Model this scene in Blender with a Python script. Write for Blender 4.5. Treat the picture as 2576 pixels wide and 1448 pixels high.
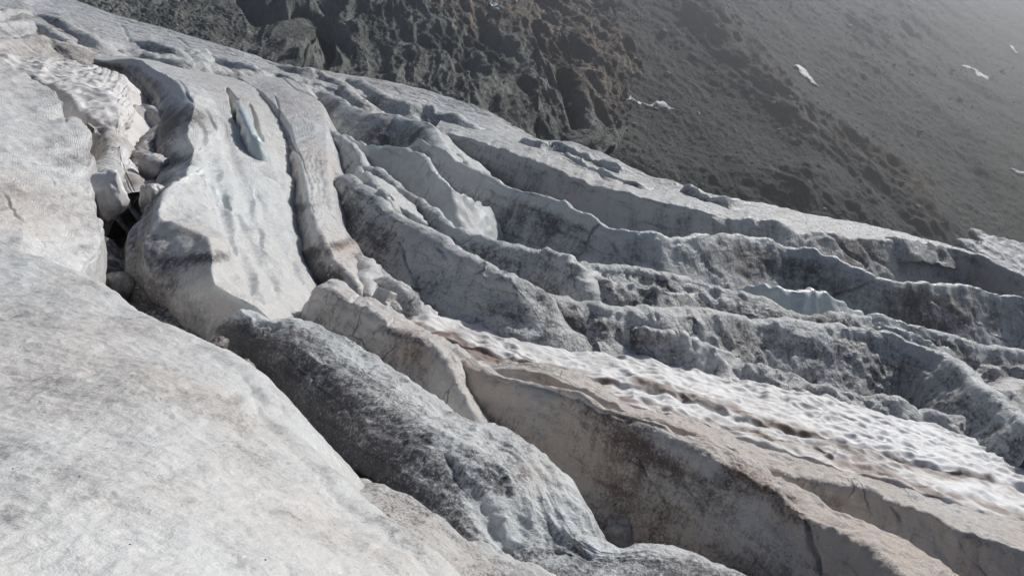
import bpy, bmesh, math, random, time
import numpy as np
from mathutils import Vector, Matrix
from mathutils.bvhtree import BVHTree
T0 = time.time()
R = math.radians
for o in list(bpy.data.objects): bpy.data.objects.remove(o, do_unlink=True)
scene = bpy.context.scene
col = scene.collection

# ------------------------------------------------------------------ camera, sky, sun, exposure
PITCH = R(15.0); FOC = 1940.0; CX, CY = 1288.0, 724.0
cam_d = bpy.data.cameras.new('camera'); cam = bpy.data.objects.new('camera', cam_d); col.objects.link(cam)
cam.location = (0, 0, 0); cam.rotation_euler = (R(90) - PITCH, 0, 0)
cam_d.sensor_width = 36.0; cam_d.lens = 36.0 * FOC / 2576.0
cam_d.clip_start = 0.05; cam_d.clip_end = 5000
scene.camera = cam
SUN_AZ, SUN_EL = R(43), R(36)
w = bpy.data.worlds.new('World'); scene.world = w; w.use_nodes = True
nt = w.node_tree; nt.nodes.clear()
sky = nt.nodes.new('ShaderNodeTexSky'); sky.sky_type = 'NISHITA'; sky.sun_disc = False
sky.sun_elevation = SUN_EL; sky.sun_rotation = SUN_AZ; sky.altitude = 1500; sky.air_density = 0.8; sky.dust_density = 3.0
bg = nt.nodes.new('ShaderNodeBackground'); bg.inputs['Strength'].default_value = 0.062
wo = nt.nodes.new('ShaderNodeOutputWorld')
nt.links.new(sky.outputs[0], bg.inputs[0]); nt.links.new(bg.outputs[0], wo.inputs[0])
sd = bpy.data.lights.new('sun', 'SUN'); sun = bpy.data.objects.new('sun', sd); col.objects.link(sun)
sd.energy = 4.6; sd.angle = R(0.6); sd.color = (1.0, 0.98, 0.95)
SV = Vector((math.sin(SUN_AZ) * math.cos(SUN_EL), math.cos(SUN_AZ) * math.cos(SUN_EL), math.sin(SUN_EL)))
sun.rotation_euler = SV.to_track_quat('Z', 'Y').to_euler(); sun.location = SV * 300
scene.view_settings.view_transform = 'Standard'; scene.view_settings.look = 'None'
scene.view_settings.gamma = 1.0; scene.view_settings.use_curve_mapping = False
scene.view_settings.exposure = 0.16
scene.render.engine = 'CYCLES'; scene.cycles.diffuse_bounces = 2

# ------------------------------------------------------------------ noise
rng = np.random.RandomState(7)
PERM = rng.permutation(256).astype(np.int32); PERM = np.concatenate([PERM, PERM, PERM])
GR = rng.normal(size=(256, 3)).astype(np.float32); GR /= np.linalg.norm(GR, axis=1, keepdims=True)
def perlin(p):
    p = p.astype(np.float32); i = np.floor(p).astype(np.int32); f = p - i; i &= 255
    u = f * f * f * (f * (f * 6 - 15) + 10); out = None
    cs = {}
    for dx in (0, 1):
        a = PERM[i[:, 0] + dx]
        for dy in (0, 1):
            b = PERM[a + i[:, 1] + dy]
            for dz in (0, 1):
                g = GR[PERM[b + i[:, 2] + dz]]
                cs[dx, dy, dz] = g[:, 0] * (f[:, 0] - dx) + g[:, 1] * (f[:, 1] - dy) + g[:, 2] * (f[:, 2] - dz)
    L = lambda a, b, t: a + (b - a) * t
    x00 = L(cs[0,0,0], cs[1,0,0], u[:,0]); x10 = L(cs[0,1,0], cs[1,1,0], u[:,0])
    x01 = L(cs[0,0,1], cs[1,0,1], u[:,0]); x11 = L(cs[0,1,1], cs[1,1,1], u[:,0])
    return L(L(x00, x10, u[:,1]), L(x01, x11, u[:,1]), u[:,2]) * 1.5
def fbm(p, octs, gain=.5, ridged=False, off=0.0):
    s = 0; a = 1.0; q = p + off
    for k in range(octs):
        n = perlin(q)
        if ridged: n = 1 - 2 * np.abs(n)
        s = s + a * n; a *= gain; q = q * 2.03 + 17.3
    return s
def worley(q, seed=0):
    """2-D cellular noise: distance to the nearest and to the second nearest feature point"""
    i = np.floor(q).astype(np.int64); d1 = np.full(len(q), 9.0); d2 = np.full(len(q), 9.0)
    for dx in (-1, 0, 1):
        for dy in (-1, 0, 1):
            c = i + np.array([dx, dy])
            h = (c[:, 0] * 73856093 ^ c[:, 1] * 19349663 ^ seed * 83492791) & 0xffffff
            r1 = ((h * 1103515245 + 12345) >> 8 & 0xffff) / 65535.0
            r2 = ((h * 22695477 + 1) >> 7 & 0xffff) / 65535.0
            d = np.hypot(c[:, 0] + .15 + .7 * r1 - q[:, 0], c[:, 1] + .15 + .7 * r2 - q[:, 1])
            m = d < d1; d2 = np.where(m, d1, np.minimum(d2, d)); d1 = np.where(m, d, d1)
    return d1, d2
def sstep(a, b, x):
    t = np.clip((x - a) / (b - a), 0, 1); return t * t * (3 - 2 * t)
def gsm(a, sig, axis=0):
    if sig <= 0: return a
    k = int(3 * sig) + 1; g = np.exp(-.5 * (np.arange(-k, k + 1) / sig) ** 2); g /= g.sum()
    pad = [(0, 0)] * a.ndim; pad[axis] = (k, k); b = np.pad(a, pad, mode='reflect', reflect_type='odd')
    return np.apply_along_axis(lambda v: np.convolve(v, g, 'valid'), axis, b)

# ------------------------------------------------------------------ the glacier's mean surface: a plane falling to the right, rolling over at its far margin
H = 8.0; SLOPE = 0.25
cp, sp = math.cos(PITCH), math.sin(PITCH)
def ray(px, py):
    u = (np.asarray(px, float) - CX) / FOC; v = (CY - np.asarray(py, float)) / FOC
    return np.stack([u, cp + v * sp, -sp + v * cp], -1)
def tbase(px, py):
    d = ray(px, py); s = -d[..., 2] - SLOPE * d[..., 0]
    return H / (.5 * (s + np.sqrt(s * s + 4 * .03 ** 2)))
def pt(px, py, h, sm=0.0):
    t = tbase(px, py) * (1 - np.asarray(h) / H)
    if sm > 0 and np.ndim(t): t = np.exp(gsm(np.log(t), len(t) * sm))
    return ray(px, py) * t[..., None]
def project(p):
    f = p[:, 1] * cp - p[:, 2] * sp; f = np.maximum(f, .05)
    return CX + FOC * p[:, 0] / f, CY - FOC * (p[:, 1] * sp + p[:, 2] * cp) / f, f

# ------------------------------------------------------------------ materials
class NT:
    def __init__(s, name):
        s.m = bpy.data.materials.new(name); s.m.use_nodes = True; s.t = s.m.node_tree; s.t.nodes.clear()
        s.out = s.n('ShaderNodeOutputMaterial'); s.b = s.n('ShaderNodeBsdfPrincipled'); s.l(s.b.outputs[0], s.out.inputs[0])
    def n(s, t, **k):
        q = s.t.nodes.new(t)
        for a, v in k.items(): setattr(q, a, v)
        return q
    def l(s, a, b): s.t.links.new(a, b)
    def put(s, sock, v):
        if hasattr(v, 'is_output'): s.l(v, sock)
        elif v is not None: sock.default_value = v
    def math(s, op, a, b=None, c=None, clamp=False):
        q = s.n('ShaderNodeMath', operation=op, use_clamp=clamp)
        for i, v in enumerate((a, b, c)): s.put(q.inputs[i], v)
        return q.outputs[0]
    def mix(s, f, a, b, mode='MIX'):
        q = s.n('ShaderNodeMix', data_type='RGBA', blend_type=mode)
        s.put(q.inputs[0], f)
        for i, v in ((6, a), (7, b)): s.put(q.inputs[i], v if hasattr(v, 'is_output') else (*v, 1))
        return q.outputs[2]
    def attr(s, name): return s.n('ShaderNodeAttribute', attribute_name=name)
    def noise(s, vec, scale, detail=6, rough=.6, dist=0.0, stretch=None):
        if stretch:
            mp = s.n('ShaderNodeMapping'); s.l(vec, mp.inputs[0]); mp.inputs['Scale'].default_value = stretch[0]; mp.inputs['Rotation'].default_value = stretch[1]; vec = mp.outputs[0]
        q = s.n('ShaderNodeTexNoise'); s.l(vec, q.inputs['Vector'])
        q.inputs['Scale'].default_value = scale; q.inputs['Detail'].default_value = detail
        q.inputs['Roughness'].default_value = rough; q.inputs['Distortion'].default_value = dist
        return q.outputs[0]
    def ramp(s, x, a, b):
        q = s.n('ShaderNodeMapRange', interpolation_type='SMOOTHSTEP'); s.put(q.inputs[0], x)
        q.inputs[1].default_value = a; q.inputs[2].default_value = b; return q.outputs[0]
    def bump(s, h, strength, dist, prev=None):
        q = s.n('ShaderNodeBump'); q.inputs['Strength'].default_value = strength; s.put(q.inputs['Distance'], dist)
        s.l(h, q.inputs['Height'])
        if prev: s.l(prev, q.inputs['Normal'])
        return q.outputs[0]

def ice_material():
    k = NT('glacier_ice'); nc = k.attr('nc').outputs['Vector']; tsc = k.attr('tsc').outputs['Fac']
    sep = k.n('ShaderNodeSeparateColor'); k.l(k.attr('mix').outputs['Color'], sep.inputs[0])
    dirt, warm, blue = sep.outputs
    grain = k.attr('grain').outputs['Fac']
    n_big = k.noise(nc, 11, 6, .62, .4)
    n_mid = k.noise(nc, 42, 7, .68, .6)
    n_fine = k.noise(nc, 230, 5, .7)
    n_streak = k.noise(nc, 30, 6, .65, .3, stretch=((1, .25, 1), (0, R(25), R(40))))
    suv = k.attr('suv').outputs['Vector']
    lin = k.attr('lin').outputs['Fac']
    n_line = k.noise(suv, 1, 7, .62, .5, stretch=((10, 95, 1), (0, 0, R(-8))))
    n_dip = k.noise(suv, 1, 7, .64, .6, stretch=((70, 16, 1), (0, 0, R(-32))))
    # dirt coverage: attribute + blotches + speckle
    a = k.math('MULTIPLY_ADD', k.math('SUBTRACT', n_big, .5), .9, dirt)
    a = k.math('MULTIPLY_ADD', k.math('SUBTRACT', n_streak, .5), .35, a)
    a = k.math('MULTIPLY_ADD', k.math('SUBTRACT', n_dip, .5), k.math('MULTIPLY_ADD', lin, 1.0, .2), a)
    a = k.math('MULTIPLY_ADD', k.math('SUBTRACT', n_line, .5), lin, a)
    a = k.math('MULTIPLY_ADD', k.math('SUBTRACT', n_mid, .5), .7, a)
    g = k.math('MULTIPLY_ADD', grain, 1.5, .45)
    a = k.math('ADD', a, k.math('MULTIPLY', k.math('SUBTRACT', n_fine, .5), g))
    mask = k.ramp(a, .18, .88)
    clean = k.mix(blue, (.60, .607, .60), (.43, .565, .585))
    clean = k.mix(k.math('MULTIPLY', warm, .85, clamp=True), clean, (.52, .425, .355))
    dirty = k.mix(warm, (.082, .083, .090), (.145, .098, .074))
    c = k.mix(mask, clean, dirty)
    c = k.mix(k.math('MULTIPLY', k.ramp(n_dip, .53, .72), .35), c, (.30, .27, .245))
    c = k.mix(k.math('MULTIPLY', k.ramp(n_line, .57, .70), k.math('MULTIPLY', lin, .8)), c, (.17, .16, .155))
    glint = k.noise(nc, 420, 2, .5)
    c = k.mix(k.math('MULTIPLY', k.ramp(glint, .66, .71), .8), c, (.80, .81, .80))  # specular glints painted into the base colour as white specks
    c = k.mix(k.math('MULTIPLY', k.ramp(k.noise(nc, 330, 3, .6), .67, .72), .55), c, (.10, .098, .095))
    # hairline cracks
    v = k.n('ShaderNodeTexVoronoi', feature='DISTANCE_TO_EDGE')
    wv = k.n('ShaderNodeVectorMath', operation='MULTIPLY_ADD'); wn = k.n('ShaderNodeTexNoise'); k.l(nc, wn.inputs['Vector']); wn.inputs['Scale'].default_value = 14; wn.inputs['Detail'].default_value = 5
    k.l(wn.outputs['Color'], wv.inputs[0]); wv.inputs[1].default_value = (.05, .05, .05); k.l(nc, wv.inputs[2])
    k.l(wv.outputs[0], v.inputs['Vector']); v.inputs['Scale'].default_value = 7
    crack = k.math('SUBTRACT', 1, k.ramp(v.outputs[0], .002, .011))
    crack = k.math('MULTIPLY', crack, k.ramp(k.noise(nc, 9, 3), .5, .6))
    crack = k.math('MULTIPLY', crack, k.attr('crk').outputs['Fac'])
    c = k.mix(k.math('MULTIPLY', crack, .6), c, (.05, .05, .052))
    k.l(c, k.b.inputs['Base Color'])
    k.l(k.math('MULTIPLY_ADD', mask, .32, .27), k.b.inputs['Roughness'])
    k.b.subsurface_method = 'BURLEY'; k.l(k.math('MULTIPLY', k.math('SUBTRACT', 1, mask), .35), k.b.inputs['Subsurface Weight']); k.b.inputs['Subsurface Radius'].default_value = (.55, .85, 1.0); k.l(k.math('MULTIPLY', tsc, .007), k.b.inputs['Subsurface Scale'])
    k.b.inputs['Specular IOR Level'].default_value = .5; k.b.inputs['IOR'].default_value = 1.31
    d1 = k.math('MULTIPLY', tsc, k.math('MULTIPLY_ADD', grain, .006, .0028))
    b1 = k.bump(n_mid, .55, d1)
    d2 = k.math('MULTIPLY', tsc, k.math('MULTIPLY_ADD', grain, .0055, .0009))
    b2 = k.bump(k.noise(nc, 190, 4, .7), .75, d2, b1)
    b2 = k.bump(n_dip, .5, k.math('MULTIPLY', tsc, k.math('MULTIPLY', lin, .006)), b2)
    b2 = k.bump(n_line, .5, k.math('MULTIPLY', tsc, k.math('MULTIPLY', lin, .004)), b2)
    b3 = k.bump(k.math('SUBTRACT', 1, crack), .6, k.math('MULTIPLY', tsc, .003), b2)
    k.l(b3, k.b.inputs['Normal'])
    return k.m

def snow_material(name, dirty=True):
    k = NT(name); nc = k.attr('nc').outputs['Vector']; tsc = k.attr('tsc').outputs['Fac']
    sep = k.n('ShaderNodeSeparateColor'); k.l(k.attr('mix').outputs['Color'], sep.inputs[0])
    dirt, warm, blue = sep.outputs
    n1 = k.noise(nc, 24, 7, .65, .5); n2 = k.noise(nc, 160, 5, .7)
    a = k.math('MULTIPLY_ADD', k.math('SUBTRACT', n1, .5), .8, dirt); a = k.math('MULTIPLY_ADD', k.math('SUBTRACT', n2, .5), .5, a)
    m = k.ramp(a, .22, .85)
    clean = k.mix(warm, (.66, .66, .66), (.53, .475, .43))
    c = k.mix(m, clean, k.mix(warm, (.20, .17, .15), (.17, .12, .098)))
    k.l(c, k.b.inputs['Base Color']); k.b.inputs['Roughness'].default_value = .62; k.b.inputs['Specular IOR Level'].default_value = .3
    b1 = k.bump(n1, .4, k.math('MULTIPLY', tsc, .004)); b2 = k.bump(n2, .5, k.math('MULTIPLY', tsc, .0012), b1)
    k.l(b2, k.b.inputs['Normal']); return k.m

def rock_material(name, scree=False):
    k = NT(name); nc = k.attr('nc').outputs['Vector']
    sep = k.n('ShaderNodeSeparateColor'); k.l(k.attr('mix').outputs['Color'], sep.inputs[0])
    dark, warm, pale = sep.outputs
    st = ((1, .45, .45), (0, R(52), 0))
    n1 = k.noise(nc, 18, 8, .68, .3, stretch=st); n2 = k.noise(nc, 90, 6, .7, .2, stretch=st); n3 = k.noise(nc, 7, 5, .6)
    grey = k.mix(k.ramp(n1, .35, .68), *(((.026, .030, .029), (.064, .069, .066)) if scree else ((.10, .104, .098), (.33, .33, .30))))
    brown = k.mix(k.ramp(n1, .35, .68), *(((.052, .040, .031), (.12, .092, .07)) if scree else ((.15, .118, .095), (.38, .30, .238))))
    wm = k.math('MULTIPLY_ADD', k.math('SUBTRACT', n3, .5), .7, warm)
    c = k.mix(k.ramp(wm, .25, .75), grey, brown)
    pm = k.math('MULTIPLY_ADD', k.math('SUBTRACT', n1, .5), 1.6, pale)
    c = k.mix(k.ramp(pm, .45, .75), c, (.30, .30, .285))
    c = k.mix(k.math('MULTIPLY', k.ramp(n2, .55, .75), .5), c, (.045, .045, .045))
    c = k.mix(k.math('MULTIPLY', k.math('SUBTRACT', 1, k.ramp(n2, .28, .42)), .45 if not scree else .25), c, (.20, .195, .18))
    c = k.mix(k.ramp(dark, .1, 1.0), c, (.02, .02, .021))
    if scree:
        n4 = k.noise(nc, 9, 5, .6, .3, stretch=((1, .12, .12), (0, R(46), 0)))
        c = k.mix(k.math('MULTIPLY', k.ramp(n4, .5, .68), .6), c, (.028, .029, .028)); c = k.mix(k.math('MULTIPLY', k.ramp(n4, .48, .30), .45), c, (.125, .115, .10))
    k.l(c, k.b.inputs['Base Color']); k.b.inputs['Roughness'].default_value = .85; k.b.inputs['Specular IOR Level'].default_value = .25
    b1 = k.bump(n1, .9, 4.5 if not scree else .7); b2 = k.bump(n2, .9, 1.6 if not scree else .8, b1); b2 = k.bump(k.noise(nc, 260, 4, .7), .8, .5, b2)
    k.l(b2, k.b.inputs['Normal']); return k.m

def stone_material(name, c0, c1):
    k = NT(name); tc = k.n('ShaderNodeTexCoord').outputs['Object']
    oi = k.n('ShaderNodeObjectInfo').outputs['Random']
    n = k.noise(tc, 3, 6, .65)
    c = k.mix(k.math('MULTIPLY_ADD', n, .7, k.math('MULTIPLY', oi, .4)), c0, c1)
    k.l(c, k.b.inputs['Base Color']); k.b.inputs['Roughness'].default_value = .85
    k.l(k.bump(n, .5, .05), k.b.inputs['Normal']); return k.m

M_ICE = ice_material(); M_SNOW = snow_material('old_snow'); M_ROCK = rock_material('cliff_rock'); M_SCREE = rock_material('scree', True)
M_STONE = stone_material('boulder_rock', (.14, .143, .14), (.46, .45, .425)); M_PEB = stone_material('pebble_rock', (.02, .02, .02), (.06, .055, .05))

# ------------------------------------------------------------------ mesh helpers
def grid_mesh(name, V, nc, tsc, mixc, grain, crk, mat, loc=None, suv=None, lin=.3):
    n0, n1 = V.shape[:2]; v = V.reshape(-1, 3)
    if loc is None: loc = np.array([v[:, 0].mean(), v[:, 1].mean(), v[:, 2].min()])
    me = bpy.data.meshes.new(name); me.vertices.add(len(v)); me.vertices.foreach_set('co', (v - loc).astype(np.float32).ravel())
    a = (np.arange(n0 - 1)[:, None] * n1 + np.arange(n1 - 1)[None]).ravel()
    f = np.stack([a, a + 1, a + n1 + 1, a + n1], 1).astype(np.int32)
    me.loops.add(f.size); me.polygons.add(len(f)); me.loops.foreach_set('vertex_index', f.ravel())
    me.polygons.foreach_set('loop_start', np.arange(0, f.size, 4, dtype=np.int32))
    me.polygons.foreach_set('use_smooth', np.ones(len(f), bool))
    me.update(calc_edges=True)
    me.attributes.new('nc', 'FLOAT_VECTOR', 'POINT').data.foreach_set('vector', nc.reshape(-1, 3).astype(np.float32).ravel())
    me.attributes.new('suv', 'FLOAT_VECTOR', 'POINT').data.foreach_set('vector', (nc if suv is None else suv).reshape(-1, 3).astype(np.float32).ravel())
    for nm, val in (('tsc', tsc), ('grain', grain), ('crk', crk), ('lin', lin)):
        arr = np.broadcast_to(np.asarray(val, np.float32), (len(v),)) if np.ndim(val) == 0 else val.reshape(-1).astype(np.float32)
        me.attributes.new(nm, 'FLOAT', 'POINT').data.foreach_set('value', np.ascontiguousarray(arr))
    me.attributes.new('mix', 'FLOAT_COLOR', 'POINT').data.foreach_set('color', np.concatenate([np.clip(mixc.reshape(-1, 3), 0, 1), np.ones((len(v), 1))], 1).astype(np.float32).ravel())
    me.materials.append(mat)
    o = bpy.data.objects.new(name, me); o.location = loc; col.objects.link(o); return o
def tag(o, label=None, cat=None, group=None, kind=None):
    for k_, v_ in (('label', label), ('category', cat), ('group', group), ('kind', kind)):
        if v_: o[k_] = v_
    return o
def normals(V):
    du = np.gradient(V, axis=0); dv = np.gradient(V, axis=1); n = np.cross(du, dv)
    n /= np.linalg.norm(n, axis=2, keepdims=True) + 1e-12
    return n
def polyline(pts, n, hk=None, smooth=0):
    """pixel polyline -> n stations (x, y, h); h from the points or from (fraction, h) knots"""
    p = np.array([q[:2] for q in pts], float); s = np.r_[0, np.cumsum(np.hypot(*np.diff(p, axis=0).T))]; s /= s[-1]
    f = np.linspace(0, 1, n); x = np.interp(f, s, p[:, 0]); y = np.interp(f, s, p[:, 1])
    if len(pts[0]) > 2: h = np.interp(f, s, [q[2] for q in pts])
    else:
        if np.ndim(hk) == 0: hk = [(0, hk), (1, hk)]
        h = np.interp(f, [k_[0] for k_ in hk], [k_[1] for k_ in hk])
    if smooth > 0: x, y = gsm(x, smooth), gsm(y, smooth)
    h = gsm(h, max(3, n * .03))
    return np.stack([x, y, h], 1)

def sheet(name, crest, h, near=(58, 2.0, .3), far=(45, 1.5, .3), rails_near=(), rails_far=(), dirt=(.3, .35, .4), warm=.15, blue=0.0,
          amp=1.0, grain=.5, crk=1.0, px=4.6, label=None, cat='ice ridge', group=None, kind=None, seed=0, mat=None, blobs=(), grooves=(), post=None, rnd=1.3, sm=1.6, T=None, rg=.5, pert=None, tsm=.07, flute=0.0, lin=.45, tooth=.6, scal=.5):
    """one ice body lofted through world-space rails: near side (towards the camera), crest, far side"""
    n = int(np.clip(sum(math.hypot(a[0] - b[0], a[1] - b[1]) for a, b in zip(crest, crest[1:])) / px, 24, 760))
    c = polyline(crest, n, h, sm); C = pt(c[:, 0], c[:, 1], c[:, 2], tsm)
    tm = C[:, 1].mean() if T is None else T
    a_ = np.r_[0, np.cumsum(np.linalg.norm(np.diff(C, axis=0), axis=1))] / tm; a_ = np.stack([a_ * 22, a_ * 0 + seed * 2.3, a_ * 0], 1)
    C = C + np.array([0, 0, 1.0]) * (tooth * tm * .0035 * (fbm(a_, 3, .6, True) - .2))[:, None]
    # horizontal perpendicular, to the right hand of the spine = the camera side
    d = np.gradient(gsm(C[:, :2], n * .05), axis=0); d /= np.linalg.norm(d, axis=1, keepdims=True) + 1e-9
    perp = np.stack([d[:, 1], -d[:, 0], np.zeros(n)], 1)
    def auto(base, spec, sgn):
        ang, depth, r = spec; tan = math.tan(R(ang)); rows = []
        for off, drop in ((.45 * r, .08 * r), (.8 * r, .3 * r), (r, .62 * r), (r + depth * .5 / tan, .62 * r + depth * .5), (r + depth * 1.05 / tan, .62 * r + depth)):
            rows.append(base + perp * (sgn * off) - np.array([0, 0, drop]))
        return rows
    rows = []; vis = []
    nr = [pt(*polyline(r_, n, r_[0][2] if len(r_[0]) > 2 else 0, sm).T, tsm) for r_ in rails_near]     # ordered outward from the crest
    fr = [pt(*polyline(r_, n, 0, sm).T, tsm) for r_ in rails_far]
    nl = list(nr); 
    if near: nl += auto(nr[-1] if nr else C, near, 1)
    fl = list(fr)
    if far: fl += auto(fr[-1] if fr else C, far, -1)
    ctrl = nl[::-1] + [C] + fl; ic = len(nl); hid = len(fr)
    # subdivide between the control rows according to their size in metres
    step = np.median(C[:, 1]) / FOC * px; V = [ctrl[0]]; vrow = [0.0]; pos = 0; crest_i = 0
    for k_ in range(len(ctrl) - 1):
        L = np.linalg.norm(ctrl[k_ + 1] - ctrl[k_], axis=1); ln = np.percentile(L, 75)
        st = step * (1.0 if k_ < ic + hid + 1 else 2.2)
        m = int(np.clip(round(ln / st), 2, 170))
        for q in range(1, m + 1):
            V.append(ctrl[k_] + (ctrl[k_ + 1] - ctrl[k_]) * (q / m)); vrow.append(pos + ln * q / m)
        pos += ln
        if k_ + 1 == ic: crest_i = len(V) - 1
    V = np.stack(V, 1); vrow = np.array(vrow) - vrow[crest_i]          # n x m x 3
    V = gsm(V, rnd, 1)
    N = normals(V)
    if N[:, :, 2].mean() < 0: V = V[:, ::-1]; vrow = vrow[::-1]; N = normals(V)
    shp = V.shape[:2]; P0 = V.reshape(-1, 3); Nn = N.reshape(-1, 3)
    q = P0 / tm + seed * 3.71
    q2 = q.copy(); q2[:, 2] *= .6
    arc = np.r_[0, np.cumsum(np.linalg.norm(np.diff(gsm(C, 4), axis=0), axis=1))] / tm
    suv = np.stack([np.repeat(arc, shp[1]), np.tile(vrow / tm, shp[0]), np.full(len(P0), seed * 1.7)], 1)
    lo = float(np.clip(26.0 / tm, .32, 1.0))
    D = lo * (.011 * perlin(q * 7.5) + .0062 * fbm(q * 17, 2)) + (.3 + .7 * lo) * .0040 * (fbm(q2 * 34, 2, .5, True) - .4) * rg * 2 + .0016 * perlin(q * 90)
    if flute: D = D * amp + flute * (.0042 * fbm(suv * np.array([5.0, 26.0, 1]) + .25 * np.stack([perlin(q * 9)] * 3, 1), 3, .55) + .0022 * (fbm(suv * np.array([9.0, 60.0, 1]) + 5, 2, .5, True) - .4)); D = D * tm
    else: D = D * amp * tm
    P = P0 + Nn * D[:, None]
    if scal:
        w1, w2 = worley(suv[:, :2] * np.array([20., 30.]) + .5 * np.stack([perlin(q * 20), perlin(q * 20 + 7)], 1), seed)
        P = P + Nn * (scal * .0042 * tm * (np.clip(w1, 0, .8) - .35) * np.clip(.5 + 1.2 * perlin(q * 6 + 3), 0, 1.3))[:, None]
    x_, y_, f_ = project(P0)
    gblue = np.zeros(len(P))
    for (gx0, gy0, gx1, gy1, wd, dep, *gb) in grooves:                       # crevasses and melt grooves cut into the surface
        ax = np.array([gx1 - gx0, gy1 - gy0]); L = np.hypot(*ax); ax = ax / L
        a = (x_ - gx0) * ax[0] + (y_ - gy0) * ax[1]; b = -(x_ - gx0) * ax[1] + (y_ - gy0) * ax[0] + 3 * np.sin(a * .07)
        w_ = .7 * wd * np.clip(np.sin(np.clip(a / L, 0, 1) * math.pi), 0, 1) ** .6 + 1e-3
        m_ = np.exp(-np.abs(b / w_) ** 3) * ((a > 0) & (a < L))
        P -= Nn * (m_ * dep * .55)[:, None]
        if gb: gblue += gb[0] * m_
    V = P.reshape(*shp, 3)
    if post is not None: V = post(V, vrow, N)
    vv = np.broadcast_to(vrow[None], shp).reshape(-1)
    up = Nn[:, 2]
    ext_n = max(1e-3, -vrow.min())
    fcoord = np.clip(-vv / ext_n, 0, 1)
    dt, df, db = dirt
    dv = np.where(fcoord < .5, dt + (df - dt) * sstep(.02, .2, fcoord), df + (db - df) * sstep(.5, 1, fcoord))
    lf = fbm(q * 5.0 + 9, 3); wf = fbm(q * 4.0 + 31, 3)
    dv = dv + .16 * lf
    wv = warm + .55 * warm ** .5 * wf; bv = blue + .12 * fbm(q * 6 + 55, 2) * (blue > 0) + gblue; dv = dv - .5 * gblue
    gv = np.clip(grain * (.35 + .65 * sstep(.25, .8, up)), 0, 1)
    for (bx, by, rx, ry, ang, ch, val) in blobs:                        # stains, melt pools, clean patches
        ca, sa = math.cos(R(ang)), math.sin(R(ang)); a = ((x_ - bx) * ca + (y_ - by) * sa) / rx; b = (-(x_ - bx) * sa + (y_ - by) * ca) / ry
        m_ = np.exp(-(a * a + b * b)) * np.clip(1 + .6 * fbm(q * 14 + 3, 2), 0, 2)
        if ch == 0: dv = dv + val * m_
        elif ch == 1: wv = wv + val * m_
        elif ch == 2: bv = bv + val * m_
        else: gv = np.clip(gv + val * m_, 0, 1)
    mc = np.stack([dv, wv, bv], 1)
    if pert is not None: mc = pert(V.reshape(-1, 3), x_, y_, vv, mc)
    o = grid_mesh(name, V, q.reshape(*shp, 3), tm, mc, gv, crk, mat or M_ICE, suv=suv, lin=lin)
    tag(o, label, cat if not kind else None, group, kind)
    STAT.append((name, shp[0] * shp[1])); return o
STAT = []

# ------------------------------------------------------------------ setting: glacier bed
gx = np.linspace(-700, 3300, 150); gy = np.concatenate([np.linspace(-40, 760, 150), np.linspace(780, 2600, 60)])
# base sheet follows the plane; rows of constant distance
yy = np.geomspace(1.5, 150, 190); xx = np.linspace(-1.15, 1.15, 220)
YY, XX = np.meshgrid(yy, xx, indexing='ij'); XX = XX * (YY + 4)
ZZ = -H - SLOPE * XX - 1.3 - .0016 * np.maximum(YY - 60, 0) ** 2
V = np.stack([XX, YY, ZZ], 2); q = V.reshape(-1, 3) / 20.0
V[:, :, 2] += (.35 * fbm(q * 6, 4)).reshape(V.shape[:2])
mc = np.zeros((len(q), 3)); mc[:, 0] = .75 + .2 * fbm(q * 4, 2); mc[:, 1] = .25
tag(grid_mesh('glacier', V, q.reshape(V.shape), 20.0, mc, .5, .6, M_ICE), kind='structure')

# ------------------------------------------------------------------ the ice bodies, far to near (pixel polylines run from upstream left to downstream right)
SIL = [(-60,-60),(60,-30),(180,0),(300,40),(420,75),(540,110),(640,140),(700,163),(760,172),(850,185),(960,202),(1050,222),(1120,245),(1200,270),(1260,300),(1330,345),(1372,358)]
GRP = 'ice ridges of the crevassed glacier'
# smooth upper slope under the rock wall
sheet('ice_slope', [(-60,75),(60,62),(200,105),(320,135),(470,150),(620,185),(760,205),(860,230),(960,262),(1080,300),(1200,345),(1330,385),(1400,420)], [(0,.3),(1,.3)],
      near=(30, 1.5, .5), far=(30, 6, 1.0), rails_far=[[(-60,5,.2),(60,8,.2),(190,45,.2),(310,80,.2),(440,110,.2),(560,140,.2),(690,175,.2),(840,205,.2),(960,230,.2),(1050,255,.2),(1130,282,.2),(1210,310,.2),(1300,350,.2),(1385,385,.2)], [(a,b,.0) for a,b in SIL]],
      dirt=(.34,.36,.4), warm=.16, flute=.5, lin=.6, amp=.55, grain=.35, label='smooth grey streaked ice slope below the rock wall at the glacier margin', cat='ice slope', seed=1,
      blobs=[(430,50,60,14,25,0,-.5),(1330,330,60,20,30,0,-.3),(960,215,160,12,14,0,.15),(610,140,20,6,20,0,-.5)],
      grooves=[(300,60,330,110,3,.5),(430,90,480,120,3,.5),(1270,290,1310,360,3,.7),(1190,270,1215,330,3,.5),(980,215,1010,250,3,.4),(540,120,700,165,3,.4)])
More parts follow.
